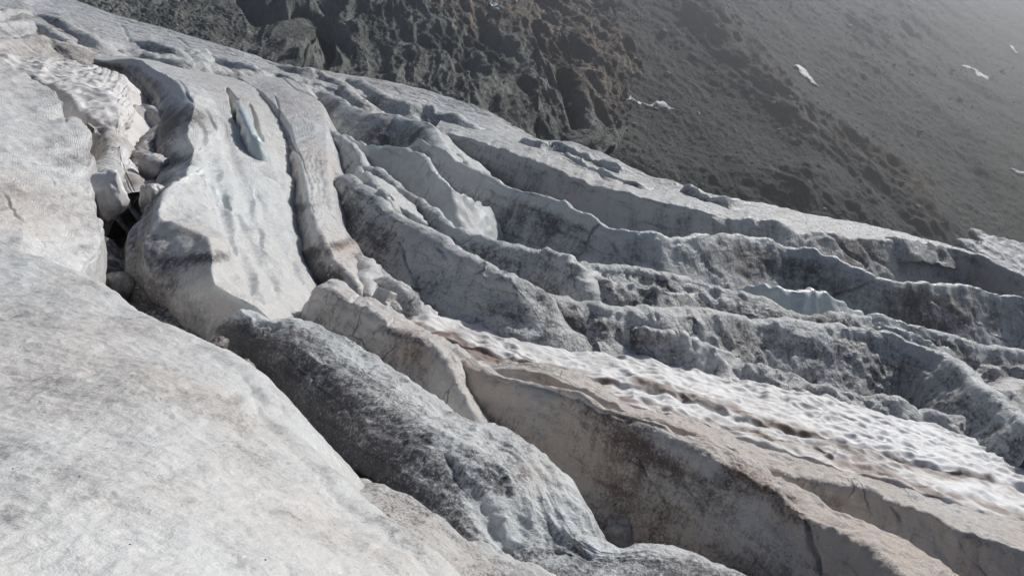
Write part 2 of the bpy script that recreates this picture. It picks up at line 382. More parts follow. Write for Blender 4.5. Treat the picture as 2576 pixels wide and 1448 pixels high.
# sunlit slab down to the front edge on the right: the outermost ridge
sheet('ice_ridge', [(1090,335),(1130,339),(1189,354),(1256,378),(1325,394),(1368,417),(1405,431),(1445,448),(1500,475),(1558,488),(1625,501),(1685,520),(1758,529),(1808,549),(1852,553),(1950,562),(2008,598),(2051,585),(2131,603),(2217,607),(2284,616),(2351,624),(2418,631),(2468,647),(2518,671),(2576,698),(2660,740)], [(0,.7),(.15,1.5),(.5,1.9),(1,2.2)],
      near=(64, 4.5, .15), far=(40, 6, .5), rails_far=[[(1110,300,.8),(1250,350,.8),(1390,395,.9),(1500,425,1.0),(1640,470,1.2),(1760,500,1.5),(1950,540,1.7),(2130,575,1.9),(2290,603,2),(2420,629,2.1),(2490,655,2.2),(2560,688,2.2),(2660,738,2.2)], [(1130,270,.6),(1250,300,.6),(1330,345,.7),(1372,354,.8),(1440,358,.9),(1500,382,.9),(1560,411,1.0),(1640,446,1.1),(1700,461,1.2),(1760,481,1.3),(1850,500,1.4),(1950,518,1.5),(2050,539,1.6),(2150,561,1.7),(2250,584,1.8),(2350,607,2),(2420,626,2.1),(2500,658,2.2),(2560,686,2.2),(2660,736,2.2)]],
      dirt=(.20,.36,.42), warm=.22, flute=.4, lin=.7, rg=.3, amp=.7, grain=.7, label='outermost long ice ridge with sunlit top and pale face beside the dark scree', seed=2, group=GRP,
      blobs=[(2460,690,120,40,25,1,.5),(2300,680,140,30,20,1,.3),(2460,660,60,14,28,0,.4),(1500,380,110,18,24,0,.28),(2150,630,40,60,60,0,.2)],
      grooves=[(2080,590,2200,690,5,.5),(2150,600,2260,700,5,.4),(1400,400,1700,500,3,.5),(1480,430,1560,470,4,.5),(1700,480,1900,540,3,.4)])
# rolling ice of the upper left
for crest, hh, lab, sd_, kw in (
    ([(-60,40),(0,33),(40,28),(100,40),(140,52),(190,78),(260,108),(330,126)], .9, 'lumpy pale ice swell at the far upper left corner', 3, {}),
    ([(-60,66),(10,62),(90,58),(140,85),(190,118),(260,140)], .9, 'rounded pale ice swell below the lumpy upper left corner', 4, {}),
    ([(-60,120),(0,108),(40,98),(90,92),(150,105),(220,120),(255,143)], 1.0, 'low brownish ice swell beside the snow tongue', 5, dict(warm=.5)),
    ([(310,112),(350,108),(400,118),(455,135),(462,140),(500,125),(560,150),(620,165),(680,190),(740,200)], 1.0, 'bluish low ice ridge with a dark notch on the upper slope', 6, dict(blue=.2)),
    ([(340,138),(440,160),(520,170),(600,185),(640,190),(662,180),(689,187),(722,200),(756,217),(779,231),(800,262)], 1.0, 'thin dark streaked ice ridge at the top of the white ice wall', 7, dict(dirt=(.4,.45,.5))),
    ([(690,170),(729,174),(779,181),(829,194),(862,209),(896,247),(923,264),(948,292)], 1.0, 'grey ice ridge curving down behind the purple grey dome', 8, {}),
    ([(850,195),(873,200),(913,211),(946,233),(979,253),(1029,267),(1079,274),(1113,288),(1163,298),(1195,325),(1230,350)], 1.3, 'grey ice ridge with a bluish shaded face under the far margin', 9, dict(blue=.2)),
    ):
    a = dict(near=(42, 2.5, .6), far=(35, 2.5, .6), flute=.4, lin=.6, dirt=(.28,.42,.46), warm=.12, amp=1.0, grain=.4); a.update(kw)
    sheet('ice_ridge', crest, [(0,-.6),(.12,hh),(.88,hh),(1,-.6)] if crest[0][0] > 0 else [(0,hh),(.85,hh),(1,-.6)], label=lab, seed=sd_, group=GRP, **a)
# purple grey dome
sheet('ice_ridge', [(812,232),(870,262),(930,291),(953,290),(996,297),(1029,309),(1079,320),(1096,343),(1112,375),(1150,420)], [(0,.4),(.3,1.6),(.8,1.8),(1,.8)], near=(42, 5, .9), far=(40, 3, .6),
      dirt=(.40,.52,.52), warm=.08, blue=.1, flute=.35, lin=.6, rg=.25, amp=.7, grain=.35, label='broad purple grey ice dome behind the white toothed ice fin', seed=10, group=GRP)
sheet('ice_ridge', [(1070,318),(1100,328),(1125,340),(1133,362),(1150,385),(1185,420),(1240,450)], [(0,.8),(.5,1.3),(1,.4)], near=(55, 3, .3), far=(50, 3, .3), dirt=(.4,.4,.4), amp=1.0, label='short grey ice rib between the purple grey dome and the outermost ridge', seed=11, group=GRP)
# long ridge, second from outside
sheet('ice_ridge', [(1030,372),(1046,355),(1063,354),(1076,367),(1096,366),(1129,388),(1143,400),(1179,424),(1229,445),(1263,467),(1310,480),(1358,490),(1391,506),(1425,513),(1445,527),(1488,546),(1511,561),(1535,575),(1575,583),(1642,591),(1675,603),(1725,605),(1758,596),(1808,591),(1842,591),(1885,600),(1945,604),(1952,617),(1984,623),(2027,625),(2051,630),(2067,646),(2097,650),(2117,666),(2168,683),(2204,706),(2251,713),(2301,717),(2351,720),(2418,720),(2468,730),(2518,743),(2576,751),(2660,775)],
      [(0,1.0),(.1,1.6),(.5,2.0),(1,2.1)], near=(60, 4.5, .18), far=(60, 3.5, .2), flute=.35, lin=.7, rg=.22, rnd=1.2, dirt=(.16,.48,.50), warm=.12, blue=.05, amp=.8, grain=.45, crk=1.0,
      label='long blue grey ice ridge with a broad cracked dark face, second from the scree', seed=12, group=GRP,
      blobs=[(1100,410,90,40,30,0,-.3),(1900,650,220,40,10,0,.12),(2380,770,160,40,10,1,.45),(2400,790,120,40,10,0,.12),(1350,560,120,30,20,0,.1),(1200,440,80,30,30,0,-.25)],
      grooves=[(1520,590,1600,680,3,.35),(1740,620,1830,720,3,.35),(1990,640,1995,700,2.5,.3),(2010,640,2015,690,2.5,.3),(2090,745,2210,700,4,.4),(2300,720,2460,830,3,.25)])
# toothed white fin
sheet('ice_fin', [(868,342),(884,350),(896,361),(906,358),(919,371),(932,366),(946,365),(979,365),(1013,377),(1046,388),(1066,397),(1086,420),(1096,440),(1140,480),(1230,520)], [(0,.8),(.2,1.7),(.7,2.2),(.9,1.2),(1,.4)], near=(66, 4, .15), far=(66, 3, .15),
      dirt=(.1,.22,.34), warm=.15, blue=.12, amp=1.0, grain=.2, label='white toothed ice fin with a ragged top edge in front of the purple grey dome', cat='ice fin', seed=13, rnd=1.2, sm=.8)
# pale green fin low on the second ridge
sheet('ice_fin', [(1862,735),(1884,721),(1917,719),(1941,731),(1961,723),(1984,737),(2034,741),(2067,745),(2097,757),(2125,772),(2160,790)], [(0,.6),(.2,1.5),(.8,1.5),(1,.6)], near=(66, 2.5, .15), far=(60, 2, .15),
      dirt=(.0,.08,.15), warm=.1, blue=.35, amp=.9, grain=.1, label='pale green clean ice fin under the blue grey ridge', cat='ice fin', seed=14, rnd=1.2, sm=.8)
# third ridge
sheet('ice_ridge', [(822,332),(845,338),(868,352),(886,362),(905,390),(918,420),(929,424),(960,440),(1000,466),(1026,484),(1059,506),(1086,530),(1113,553),(1139,573),(1176,586),(1213,596),(1253,607),(1301,626),(1345,637),(1381,637),(1398,647),(1421,665),(1445,668),(1491,673),(1558,672),(1592,675),(1642,683),(1692,696),(1758,716),(1825,730),(1875,741),(1934,760),(1974,783),(2017,793),(2071,795),(2134,797),(2211,795),(2251,803),(2301,817),(2351,833),(2384,847),(2418,862),(2468,878),(2576,890),(2660,900)],
      [(0,1.2),(.15,1.6),(.5,1.5),(.8,1.2),(1,1.0)], near=(50, 3.5, .25), far=(58, 3, .2), flute=.35, lin=.7, rg=.4, rnd=1.4, dirt=(.30,.55,.60), warm=.14, blue=.05, amp=.9, grain=.8, label='rough dark speckled ice ridge running behind the blunt nosed ridge', seed=15, group=GRP,
      blobs=[(1480,680,80,10,3,0,-.6),(1480,680,90,12,3,2,.5),(1120,600,120,20,35,2,.3),(1450,735,160,16,8,0,.35),(1650,760,200,14,5,0,.25)],
      grooves=[(1560,675,1600,740,2.5,.25),(1640,690,1700,745,2.5,.25)])
# blunt-nosed ridge
sheet('ice_ridge', [(818,395),(822,425),(850,440),(880,455),(923,484),(949,500),(979,530),(1006,543),(1039,563),(1069,583),(1109,606),(1139,626),(1179,650),(1213,666),(1263,690),(1298,701),(1331,719),(1362,731),(1373,741),(1372,752),(1350,775)],
      [(0,1.0),(.2,1.9),(.85,1.9),(.97,1.5),(1,.6)], near=(48, 4, .5), far=(55, 3, .3), flute=.35, lin=.6, rg=.25, dirt=(.24,.44,.52), warm=.12, blue=.05, amp=.8, grain=.75, label='thick rounded grey ice ridge ending in a blunt nose mid glacier', seed=16, group=GRP,
      blobs=[(930,620,60,80,60,0,.25),(1250,780,60,30,20,0,.3),(880,520,60,40,40,0,.2),(1140,720,80,40,30,2,.25),(1050,640,100,30,35,0,-.1)],
      grooves=[(1000,600,1065,760,3,.3),(1060,560,1130,590,3,.25),(1090,620,1140,660,3,.2)])
sheet('ice_ridge', [(1330,790),(1350,765),(1378,748),(1412,750),(1445,756),(1491,763),(1558,773),(1625,778),(1725,781),(1792,786),(1858,795),(1950,806),(2051,817),(2117,822),(2184,823),(2218,827),(2251,838),(2301,860),(2351,878),(2401,898),(2434,927),(2450,955),(2480,985),(2534,1022),(2576,1052),(2660,1110)],
      [(0,.6),(.08,1.5),(.5,1.7),(1,1.7)], near=(54, 3.5, .3), far=(55, 2.5, .25), flute=.35, lin=.7, rg=.4, rnd=1.4, dirt=(.22,.48,.46), warm=.14, blue=.05, amp=.9, grain=.85, label='wide grey ice ridge with a cracked face just above the cupped snowfield', seed=17, group=GRP,
      blobs=[(1480,820,140,30,8,0,.25),(1360,830,60,40,0,0,.2),(2350,900,80,14,22,0,-.25),(2280,930,80,30,20,1,.35),(1800,880,200,20,8,0,-.1),(2090,900,120,50,20,0,.1)],
      grooves=[(1725,790,1750,860,2.5,.2),(1745,860,1770,910,2.5,.2),(1640,790,1645,815,2.5,.2),(2130,830,2150,900,3,.2)])
# rough low ice at the right edge behind the wide ridge
sheet('ice_ridge', [(2290,850),(2380,868),(2440,885),(2500,905),(2576,925),(2660,950)], .7, near=(30, 2, .5), far=(40, 2, .4), dirt=(.34,.45,.5), warm=.25, amp=1.8, grain=1.0, label='low rough glittering ice ridge at the right edge behind the wide ridge', seed=18, group=GRP, blobs=[(2420,870,14,5,10,0,.6)])
sheet('ice_ridge', [(2450,965),(2500,985),(2540,975),(2576,968),(2660,960)], .9, near=(45, 2, .4), far=(40, 2, .4), dirt=(.30,.42,.5), warm=.2, amp=1.2, grain=.8, label='small grey ice hump at the right edge beside the wide ridge', seed=19, group=GRP)
sheet('ice_ridge', [(1500,874),(1600,880),(1750,905),(1900,925),(1974,945),(2044,964),(2101,967),(2151,985),(2184,998),(2251,1008),(2318,1032),(2384,1043),(2434,1062),(2468,1078),(2510,1097),(2600,1135)], [(0,.35),(.4,.7),(.9,.6),(1,.4)], near=(40, 1.6, .3), far=(45, 1.5, .3),
      dirt=(.28,.34,.4), warm=.2, amp=1.1, grain=1.0, label='low glittering ice ridge along the upper edge of the cupped snowfield', seed=20, group=GRP)

for crest, hh, lab, sd_, kw in (
    ([(1285,372),(1330,358),(1385,360),(1420,368),(1460,388),(1500,404),(1560,430),(1640,462)], 1.45, 'low bluish ice fin on the sunlit top of the outermost ridge near the rock wall', 51, dict(blue=.15)),
    ([(1395,395),(1440,398),(1490,420),(1545,448),(1620,478),(1690,502)], 1.5, 'second low ice fin on the sunlit top just behind its front edge', 52, {}),
    ([(1690,478),(1740,482),(1770,492),(1830,512),(1900,528)], 1.75, 'small toothed ice crest on the sunlit top half way along the scree', 53, dict(tooth=1.6)),
    ([(2190,612),(2260,608),(2330,618),(2400,634),(2450,652)], 2.3, 'short glittering ice crest on the right end of the sunlit top', 54, {}),
    ([(1335,655),(1362,640),(1385,638),(1410,650),(1440,672),(1480,690),(1520,698)], 1.75, 'small dark green ice dome at the foot of the blue grey ridge', 55, dict(dirt=(.4,.5,.5))),
    ([(1440,700),(1500,706),(1570,716),(1640,726),(1700,742),(1760,762)], 1.55, 'dark crusted ice rib on the front of the rough speckled ridge', 56, dict(dirt=(.5,.62,.62))),
    ([(905,430),(930,452),(960,486),(985,520),(1010,540)], 2.0, 'short grey ice rib between the toothed fin and the thick rounded ridge', 57, {}),
    ([(2180,838),(2230,826),(2290,838),(2350,862),(2410,880)], 1.6, 'dark crusted ice rib above the wide grey ridge on the right', 58, dict(dirt=(.45,.6,.6))),
    ([(1520,842),(1600,838),(1680,850),(1760,868),(1830,890),(1900,915)], 1.05, 'low rough ice rib at the foot of the wide cracked ridge', 59, dict(dirt=(.4,.5,.5))),
    ):
    a = dict(near=(56, 1.6, .12), far=(40, 1.2, .2), flute=.3, lin=.6, rg=.5, dirt=(.2,.38,.44), warm=.12, amp=1.0, grain=.6, tooth=1.0); a.update(kw)
    sheet('ice_ridge', crest, [(0,hh-1.2),(.2,hh),(.8,hh),(1,hh-1.2)], label=lab, seed=sd_, group=GRP, **a)

# ------------------------------------------------------------------ cupped snowfield
def cups(V, vrow, N):
    P = V.reshape(-1, 3); q = np.stack([P[:, 0] * .85 + P[:, 1] * .35, P[:, 1] * .95 - P[:, 0] * .3], 1)
    wob = np.stack([perlin(P * .9), perlin(P * .9 + 40)], 1)
    out = 0
    for sc_, am, sd_ in ((.56, .115, 1), (.33, .05, 2)):
        d1, d2 = worley(q / sc_ * np.array([.8, 1.1]) + wob * .5, sd_); out = out + am * (.75 * sstep(.10, .58, d1) + .5 * np.clip(d1, 0, .9) ** 2)
    out = out * (.45 + .55 * np.clip(perlin(P * .35 + 7) + .6, 0, 1.6)) + .05 * perlin(P * 1.4)
    P = P.copy(); P[:, 2] += out - .1
    return P.reshape(V.shape)
def snow_bands(P, x, y, vv, mc):
    mc = mc.copy()
    for line, wd, val in (([(1020,800),(1150,868),(1250,925),(1380,955),(1500,985),(1700,1035),(1900,1085),(2100,1150),(2300,1215),(2600,1300)], 9, .4),
                          ([(1140,835),(1180,880),(1260,908),(1380,925),(1500,945),(1640,975),(1760,1000),(1880,1045),(2000,1080),(2150,1140),(2300,1175),(2450,1205),(2600,1240)], 11, .55)):
        l = np.array(line, float); yl = np.interp(x, l[:, 0], l[:, 1]); m = np.exp(-((y - yl - 5 * np.sin(x * .03)) / wd) ** 2) * np.clip(.8 + 1.0 * perlin(P * .45 + 3) + .9 * perlin(P * 2.1 + 5), 0, 1.2)
        mc[:, 0] += val * m; mc[:, 1] += 1.2 * val * m
    return mc
sheet('snowfield', [(1020,815),(1075,780),(1130,800),(1258,836),(1325,845),(1391,858),(1475,871),(1542,881),(1608,886),(1658,893),(1708,911),(1758,924),(1825,940),(1925,960),(2064,985),(2158,1012),(2218,1032),(2284,1048),(2351,1062),(2418,1082),(2501,1097),(2576,1120),(2680,1150)], .35,
      near=(70, .8, .1), far=(20, .6, .2), rails_near=[[(1015,826,.48),(1100,843,.54),(1200,872,.60),(1330,908,.66),(1500,944,.66),(1700,990,.66),(1900,1048,.66),(2100,1100,.66),(2300,1152,.66),(2576,1214,.66),(2690,1244,.66)],
        [(1015,834,.42),(1100,853,.46),(1200,884,.5),(1330,923,.55),(1500,960,.52),(1700,1006,.52),(1900,1067,.52),(2100,1118,.52),(2300,1170,.52),(2576,1232,.52),(2690,1262,.52)],
        [(1010,850,.55),(1080,880,.6),(1180,930,.65),(1300,962,.75),(1420,985,.85),(1512,1003,.9),(1592,1010,.9),(1658,1032,.9),(1742,1045,.9),(1785,1062,.9),(1818,1084,.9),(1875,1095,.9),(1934,1114,.9),(1994,1132,.9),(2057,1152,.9),(2101,1165,.9),(2141,1182,.9),(2181,1187,.9),(2251,1208,.9),(2284,1222,.9),(2351,1235,.9),(2404,1255,.9),(2468,1275,.9),(2518,1292,.9),(2576,1308,.9),(2700,1345,.9)]],
      dirt=(.36,.36,.38), warm=.16, tooth=0, scal=0, amp=.35, grain=.3, mat=M_SNOW, kind='structure', seed=21, post=cups, pert=snow_bands, px=3.3, rnd=.7)

# ------------------------------------------------------------------ near ridges
sheet('ice_ridge', [(1240,930),(1270,925),(1335,931),(1372,938),(1420,955),(1440,966),(1491,985),(1521,997),(1558,1015),(1592,1036),(1660,1056),(1725,1080),(1790,1108),(1860,1142),(1917,1176),(1984,1197),(2044,1211),(2091,1216),(2117,1219),(2178,1232),(2235,1262),(2290,1272),(2330,1288),(2404,1325),(2451,1339),(2518,1359),(2576,1374),(2680,1410)], [(0,.8),(.12,1.3),(.5,1.5),(1,1.7)],
      near=(66, 3.5, .1), far=(40, 1.5, .3), rails_far=[[(1255,918,.6),(1345,924,1.0),(1400,940,1.1),(1480,968,1.1),(1570,1008,1.1),(1690,1048,1.0),(1800,1091,1.0),(1930,1138,1.0),(2050,1176,1.0),(2180,1211,1.05),(2300,1250,1.05),(2450,1300,1.1),(2576,1338,1.1),(2690,1376,1.1)],
        [(1265,912,.4),(1350,917,.6),(1410,930,.6),(1512,978,.5),(1592,1003,.5),(1700,1032,.45),(1818,1078,.45),(1934,1108,.45),(2057,1147,.45),(2181,1183,.45),(2284,1217,.45),(2404,1250,.45),(2518,1287,.45),(2576,1303,.45),(2700,1340,.45)]],
      dirt=(.16,.34,.40), warm=.75, blue=.1, rnd=1.2, flute=.5, amp=.75, grain=.85, label='warm grey ice ridge with a glittering top below the lower edge of the snowfield', seed=22, group=GRP,
      blobs=[(1360,945,60,14,15,1,.6),(1360,950,60,14,20,0,.25),(1640,1045,80,10,20,1,.5),(2060,1240,80,40,20,2,.5),(2250,1290,50,25,10,1,.3),(2440,1350,120,14,22,0,.3)],
      grooves=[(1318,930,1324,950,3,.1),(1345,932,1352,952,3,.1),(2240,1275,2270,1310,6,.2)])
# the big shaded wall
sheet('ice_ridge', [(1112,905),(1129,902),(1155,906),(1200,926),(1246,957),(1325,972),(1375,983),(1418,996),(1458,1008),(1480,1026),(1510,1046),(1548,1050),(1595,1062),(1640,1078),(1690,1102),(1740,1122),(1790,1140),(1830,1168),(1884,1195),(1934,1220),(1974,1243),(2012,1285),(2034,1301),(2080,1318),(2130,1345),(2184,1372),(2225,1412),(2290,1460),(2380,1540)], [(0,1.6),(.15,2.5),(.5,3.1),(1,3.3)],
      near=(62, 6.0, .12), far=(64, 4, .2), rails_far=[[(1118,898,1.5),(1165,900,1.9),(1255,948,2.4),(1385,974,2.7),(1470,1003,2.8),(1515,1036,2.9),(1600,1048,2.95),(1690,1084,3.0),(1760,1106,3.0),(1842,1148,3.1),(1890,1165,3.1),(1934,1190,3.1),(2001,1222,3.1),(2051,1257,3.15),(2117,1297,3.2),(2204,1334,3.2),(2301,1387,3.2),(2391,1446,3.2),(2480,1530,3.2)]],
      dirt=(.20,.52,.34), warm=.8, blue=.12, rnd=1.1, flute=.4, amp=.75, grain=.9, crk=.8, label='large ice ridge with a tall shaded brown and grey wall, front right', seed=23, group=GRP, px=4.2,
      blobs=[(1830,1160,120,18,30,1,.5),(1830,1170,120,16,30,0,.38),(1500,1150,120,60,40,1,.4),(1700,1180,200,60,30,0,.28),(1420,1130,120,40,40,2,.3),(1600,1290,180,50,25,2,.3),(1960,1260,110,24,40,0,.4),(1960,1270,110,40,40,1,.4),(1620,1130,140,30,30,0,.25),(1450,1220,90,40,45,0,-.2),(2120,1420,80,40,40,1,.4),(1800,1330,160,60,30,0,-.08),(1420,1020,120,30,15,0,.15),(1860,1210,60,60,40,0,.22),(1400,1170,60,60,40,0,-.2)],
      grooves=[(1360,1090,1420,1170,3,.07),(1590,1140,1680,1270,3,.09),(1700,1170,1800,1330,3,.08),(1780,1260,1900,1420,3,.07),(2020,1300,2070,1448,10,.22),(1480,1110,1560,1200,2.5,.06)])
# narrow middle ridge
sheet('ice_ridge', [(790,742),(809,721),(829,722),(862,746),(896,760),(919,773),(949,786),(973,806),(996,826),(1029,836),(1073,853),(1106,872),(1126,905),(1146,940),(1160,975),(1180,1008),(1205,1040),(1232,1070),(1270,1110),(1330,1180)], [(0,1.6),(.1,2.4),(.6,2.5),(.85,1.6),(1,.4)],
      near=(64, 4, .15), far=(40, 2.5, .4), rails_far=[[(830,712,1.7),(880,742,1.9),(940,765,2.0),(1000,806,2.0),(1040,822,2.1),(1100,850,2.1),(1142,890,2.0),(1165,930,1.9),(1185,980,1.4),(1215,1030,1.1),(1250,1075,.8),(1350,1170,.3)]],
      dirt=(.24,.42,.46), warm=.45, blue=0, flute=.4, amp=.8, grain=.7, label='middle brownish ice ridge squeezed between the dark mound and the snowfield', seed=24, group=GRP,
      blobs=[(1060,890,70,40,35,1,.5),(1000,840,60,12,20,0,.3),(1080,900,60,30,30,0,.15),(850,800,60,40,30,0,.1)], grooves=[(935,840,990,800,6,.25),(870,770,905,745,4,.12)])
# ------------------------------------------------------------------ white ice wall, left centre
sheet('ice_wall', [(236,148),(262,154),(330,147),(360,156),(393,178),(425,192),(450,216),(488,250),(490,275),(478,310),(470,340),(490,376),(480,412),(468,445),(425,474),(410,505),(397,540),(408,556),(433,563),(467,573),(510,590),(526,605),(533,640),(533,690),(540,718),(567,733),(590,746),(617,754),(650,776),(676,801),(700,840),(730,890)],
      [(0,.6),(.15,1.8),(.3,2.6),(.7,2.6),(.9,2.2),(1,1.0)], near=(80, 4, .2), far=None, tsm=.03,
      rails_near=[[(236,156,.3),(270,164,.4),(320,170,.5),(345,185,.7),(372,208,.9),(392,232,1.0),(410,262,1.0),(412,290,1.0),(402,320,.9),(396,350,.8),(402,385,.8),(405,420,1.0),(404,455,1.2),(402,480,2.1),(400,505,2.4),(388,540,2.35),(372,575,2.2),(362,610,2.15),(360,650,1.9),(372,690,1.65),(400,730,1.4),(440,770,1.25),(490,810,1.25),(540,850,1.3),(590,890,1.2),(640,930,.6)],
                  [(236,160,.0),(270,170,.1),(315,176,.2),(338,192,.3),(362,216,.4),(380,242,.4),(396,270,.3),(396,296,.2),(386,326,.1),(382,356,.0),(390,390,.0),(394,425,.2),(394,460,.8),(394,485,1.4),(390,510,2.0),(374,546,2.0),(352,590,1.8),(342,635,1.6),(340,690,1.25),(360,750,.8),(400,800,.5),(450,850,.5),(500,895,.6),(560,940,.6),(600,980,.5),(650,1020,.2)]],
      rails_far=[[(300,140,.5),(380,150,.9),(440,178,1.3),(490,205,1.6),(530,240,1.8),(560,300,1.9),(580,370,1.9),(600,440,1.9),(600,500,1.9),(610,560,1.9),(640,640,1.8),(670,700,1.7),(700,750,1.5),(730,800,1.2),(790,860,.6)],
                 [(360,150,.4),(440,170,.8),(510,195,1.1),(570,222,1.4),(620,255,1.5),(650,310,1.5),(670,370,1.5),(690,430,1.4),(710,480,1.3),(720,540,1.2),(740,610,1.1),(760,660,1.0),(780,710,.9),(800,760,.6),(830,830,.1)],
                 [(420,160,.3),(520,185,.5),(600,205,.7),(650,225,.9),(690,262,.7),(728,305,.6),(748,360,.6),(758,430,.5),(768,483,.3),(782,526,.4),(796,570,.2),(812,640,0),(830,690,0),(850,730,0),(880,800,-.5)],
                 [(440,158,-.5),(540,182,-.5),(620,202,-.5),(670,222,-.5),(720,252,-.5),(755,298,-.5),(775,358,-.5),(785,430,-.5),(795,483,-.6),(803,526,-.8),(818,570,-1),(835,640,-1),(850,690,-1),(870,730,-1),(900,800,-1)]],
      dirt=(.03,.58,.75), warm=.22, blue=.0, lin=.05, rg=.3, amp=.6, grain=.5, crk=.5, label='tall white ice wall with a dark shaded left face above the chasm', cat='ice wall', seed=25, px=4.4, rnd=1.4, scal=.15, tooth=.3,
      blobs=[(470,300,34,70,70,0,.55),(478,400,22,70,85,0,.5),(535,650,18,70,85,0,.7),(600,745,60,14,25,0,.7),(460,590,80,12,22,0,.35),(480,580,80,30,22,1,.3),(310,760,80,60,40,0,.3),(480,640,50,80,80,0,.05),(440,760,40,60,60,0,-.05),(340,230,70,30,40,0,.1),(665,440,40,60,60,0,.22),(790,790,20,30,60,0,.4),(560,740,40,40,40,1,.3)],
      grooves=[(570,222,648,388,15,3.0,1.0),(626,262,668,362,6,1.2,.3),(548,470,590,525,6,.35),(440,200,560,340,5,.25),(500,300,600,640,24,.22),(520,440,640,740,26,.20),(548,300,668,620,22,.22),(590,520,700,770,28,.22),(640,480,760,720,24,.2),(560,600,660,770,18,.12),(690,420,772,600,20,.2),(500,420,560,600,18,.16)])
sheet('ice_fin', [(596,262),(604,268),(612,288),(622,312),(634,338),(646,362),(653,382)], [(0,1.6),(.2,2.5),(.8,2.4),(1,1.7)], near=(78, 1.6, .08), far=(70, 1.5, .08), dirt=(-.1,-.1,.0), warm=.05, blue=.5, amp=.7, grain=.1, crk=0, lin=.1,
      label='thin pale turquoise ice blade standing in the narrow crevasse of the white wall', cat='ice fin', seed=41, px=2.4, rnd=.8, sm=.6)
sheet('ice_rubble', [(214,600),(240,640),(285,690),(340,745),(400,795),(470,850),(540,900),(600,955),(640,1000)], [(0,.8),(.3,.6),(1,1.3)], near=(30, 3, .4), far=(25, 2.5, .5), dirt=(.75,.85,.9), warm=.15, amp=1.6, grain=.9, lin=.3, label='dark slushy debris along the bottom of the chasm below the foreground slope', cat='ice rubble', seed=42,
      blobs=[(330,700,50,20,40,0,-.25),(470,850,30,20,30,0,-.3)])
# second slab of the wall with the white band
sheet('ice_wall', [(600,195),(660,232),(700,270),(735,320),(752,380),(766,440),(776,483),(782,526),(796,560),(809,593),(826,623),(842,660),(862,682),(880,697),(902,729),(907,758),(920,790)],
      [(0,.7),(.2,1.5),(.7,1.6),(.9,1.2),(1,.2)], near=(58, 2.2, .12), far=(64, 4, .25), tsm=.03,
      rails_far=[[(640,190,.9),(710,225,1.5),(760,260,1.8),(790,310,1.8),(795,380,1.7),(800,440,1.6),(808,483,1.6),(812,530,1.5),(830,570,1.4),(850,610,1.3),(868,640,1.2),(882,668,1.1),(896,695,1.0),(910,725,.9),(915,755,.7),(930,790,.1)],
                 [(690,180,.9),(750,212,1.5),(795,248,1.8),(812,277,1.8),(815,350,1.7),(816,417,1.7),(822,483,1.6),(827,533,1.4),(858,574,1.2),(884,604,1.0),(900,640,.9),(912,672,.7),(922,700,.6),(932,730,.4),(940,760,.2),(950,800,-.3)]],
      dirt=(.14,.55,.6), warm=.30, lin=.08, rg=.2, amp=.5, grain=.5, label='cream banded ice slab leaning on the right side of the white ice wall', cat='ice wall', seed=26, px=3.0, rnd=1.4,
      blobs=[(800,640,14,80,70,0,.4),(850,700,30,40,60,0,.35),(880,620,16,50,60,1,.6),(870,610,14,40,60,0,.4),(905,640,14,40,60,0,.35),(770,520,10,50,80,0,.4)],
      grooves=[(690,240,705,300,4,.3),(700,300,780,440,3,.25),(690,190,812,260,3,.25)])
# rubble at the foot of the slab
sheet('ice_rubble', [(905,690),(930,712),(950,708),(975,730),(1000,745),(1030,765),(1062,788),(1075,800)], [(0,.5),(.5,.9),(1,.5)], near=(45, 3, .3), far=(40, 2, .3), dirt=(.5,.55,.6), warm=.25, amp=1.8, grain=.8, label='dark broken ice rubble at the upper tip of the snowfield', cat='ice rubble', seed=27,
      blobs=[(970,760,16,30,60,0,-.4),(960,760,14,30,60,1,.4)])
sheet('ice_rubble', [(900,660),(915,690),(925,730),(940,765),(965,790),(1000,815),(1035,828)], [(0,.9),(.5,.9),(1,.7)], near=(40, 3, .3), far=(40, 2, .3), dirt=(.40,.45,.5), warm=.2, amp=1.3, grain=.6, label='grey broken ice at the foot of the cream banded slab', cat='ice rubble', seed=28)

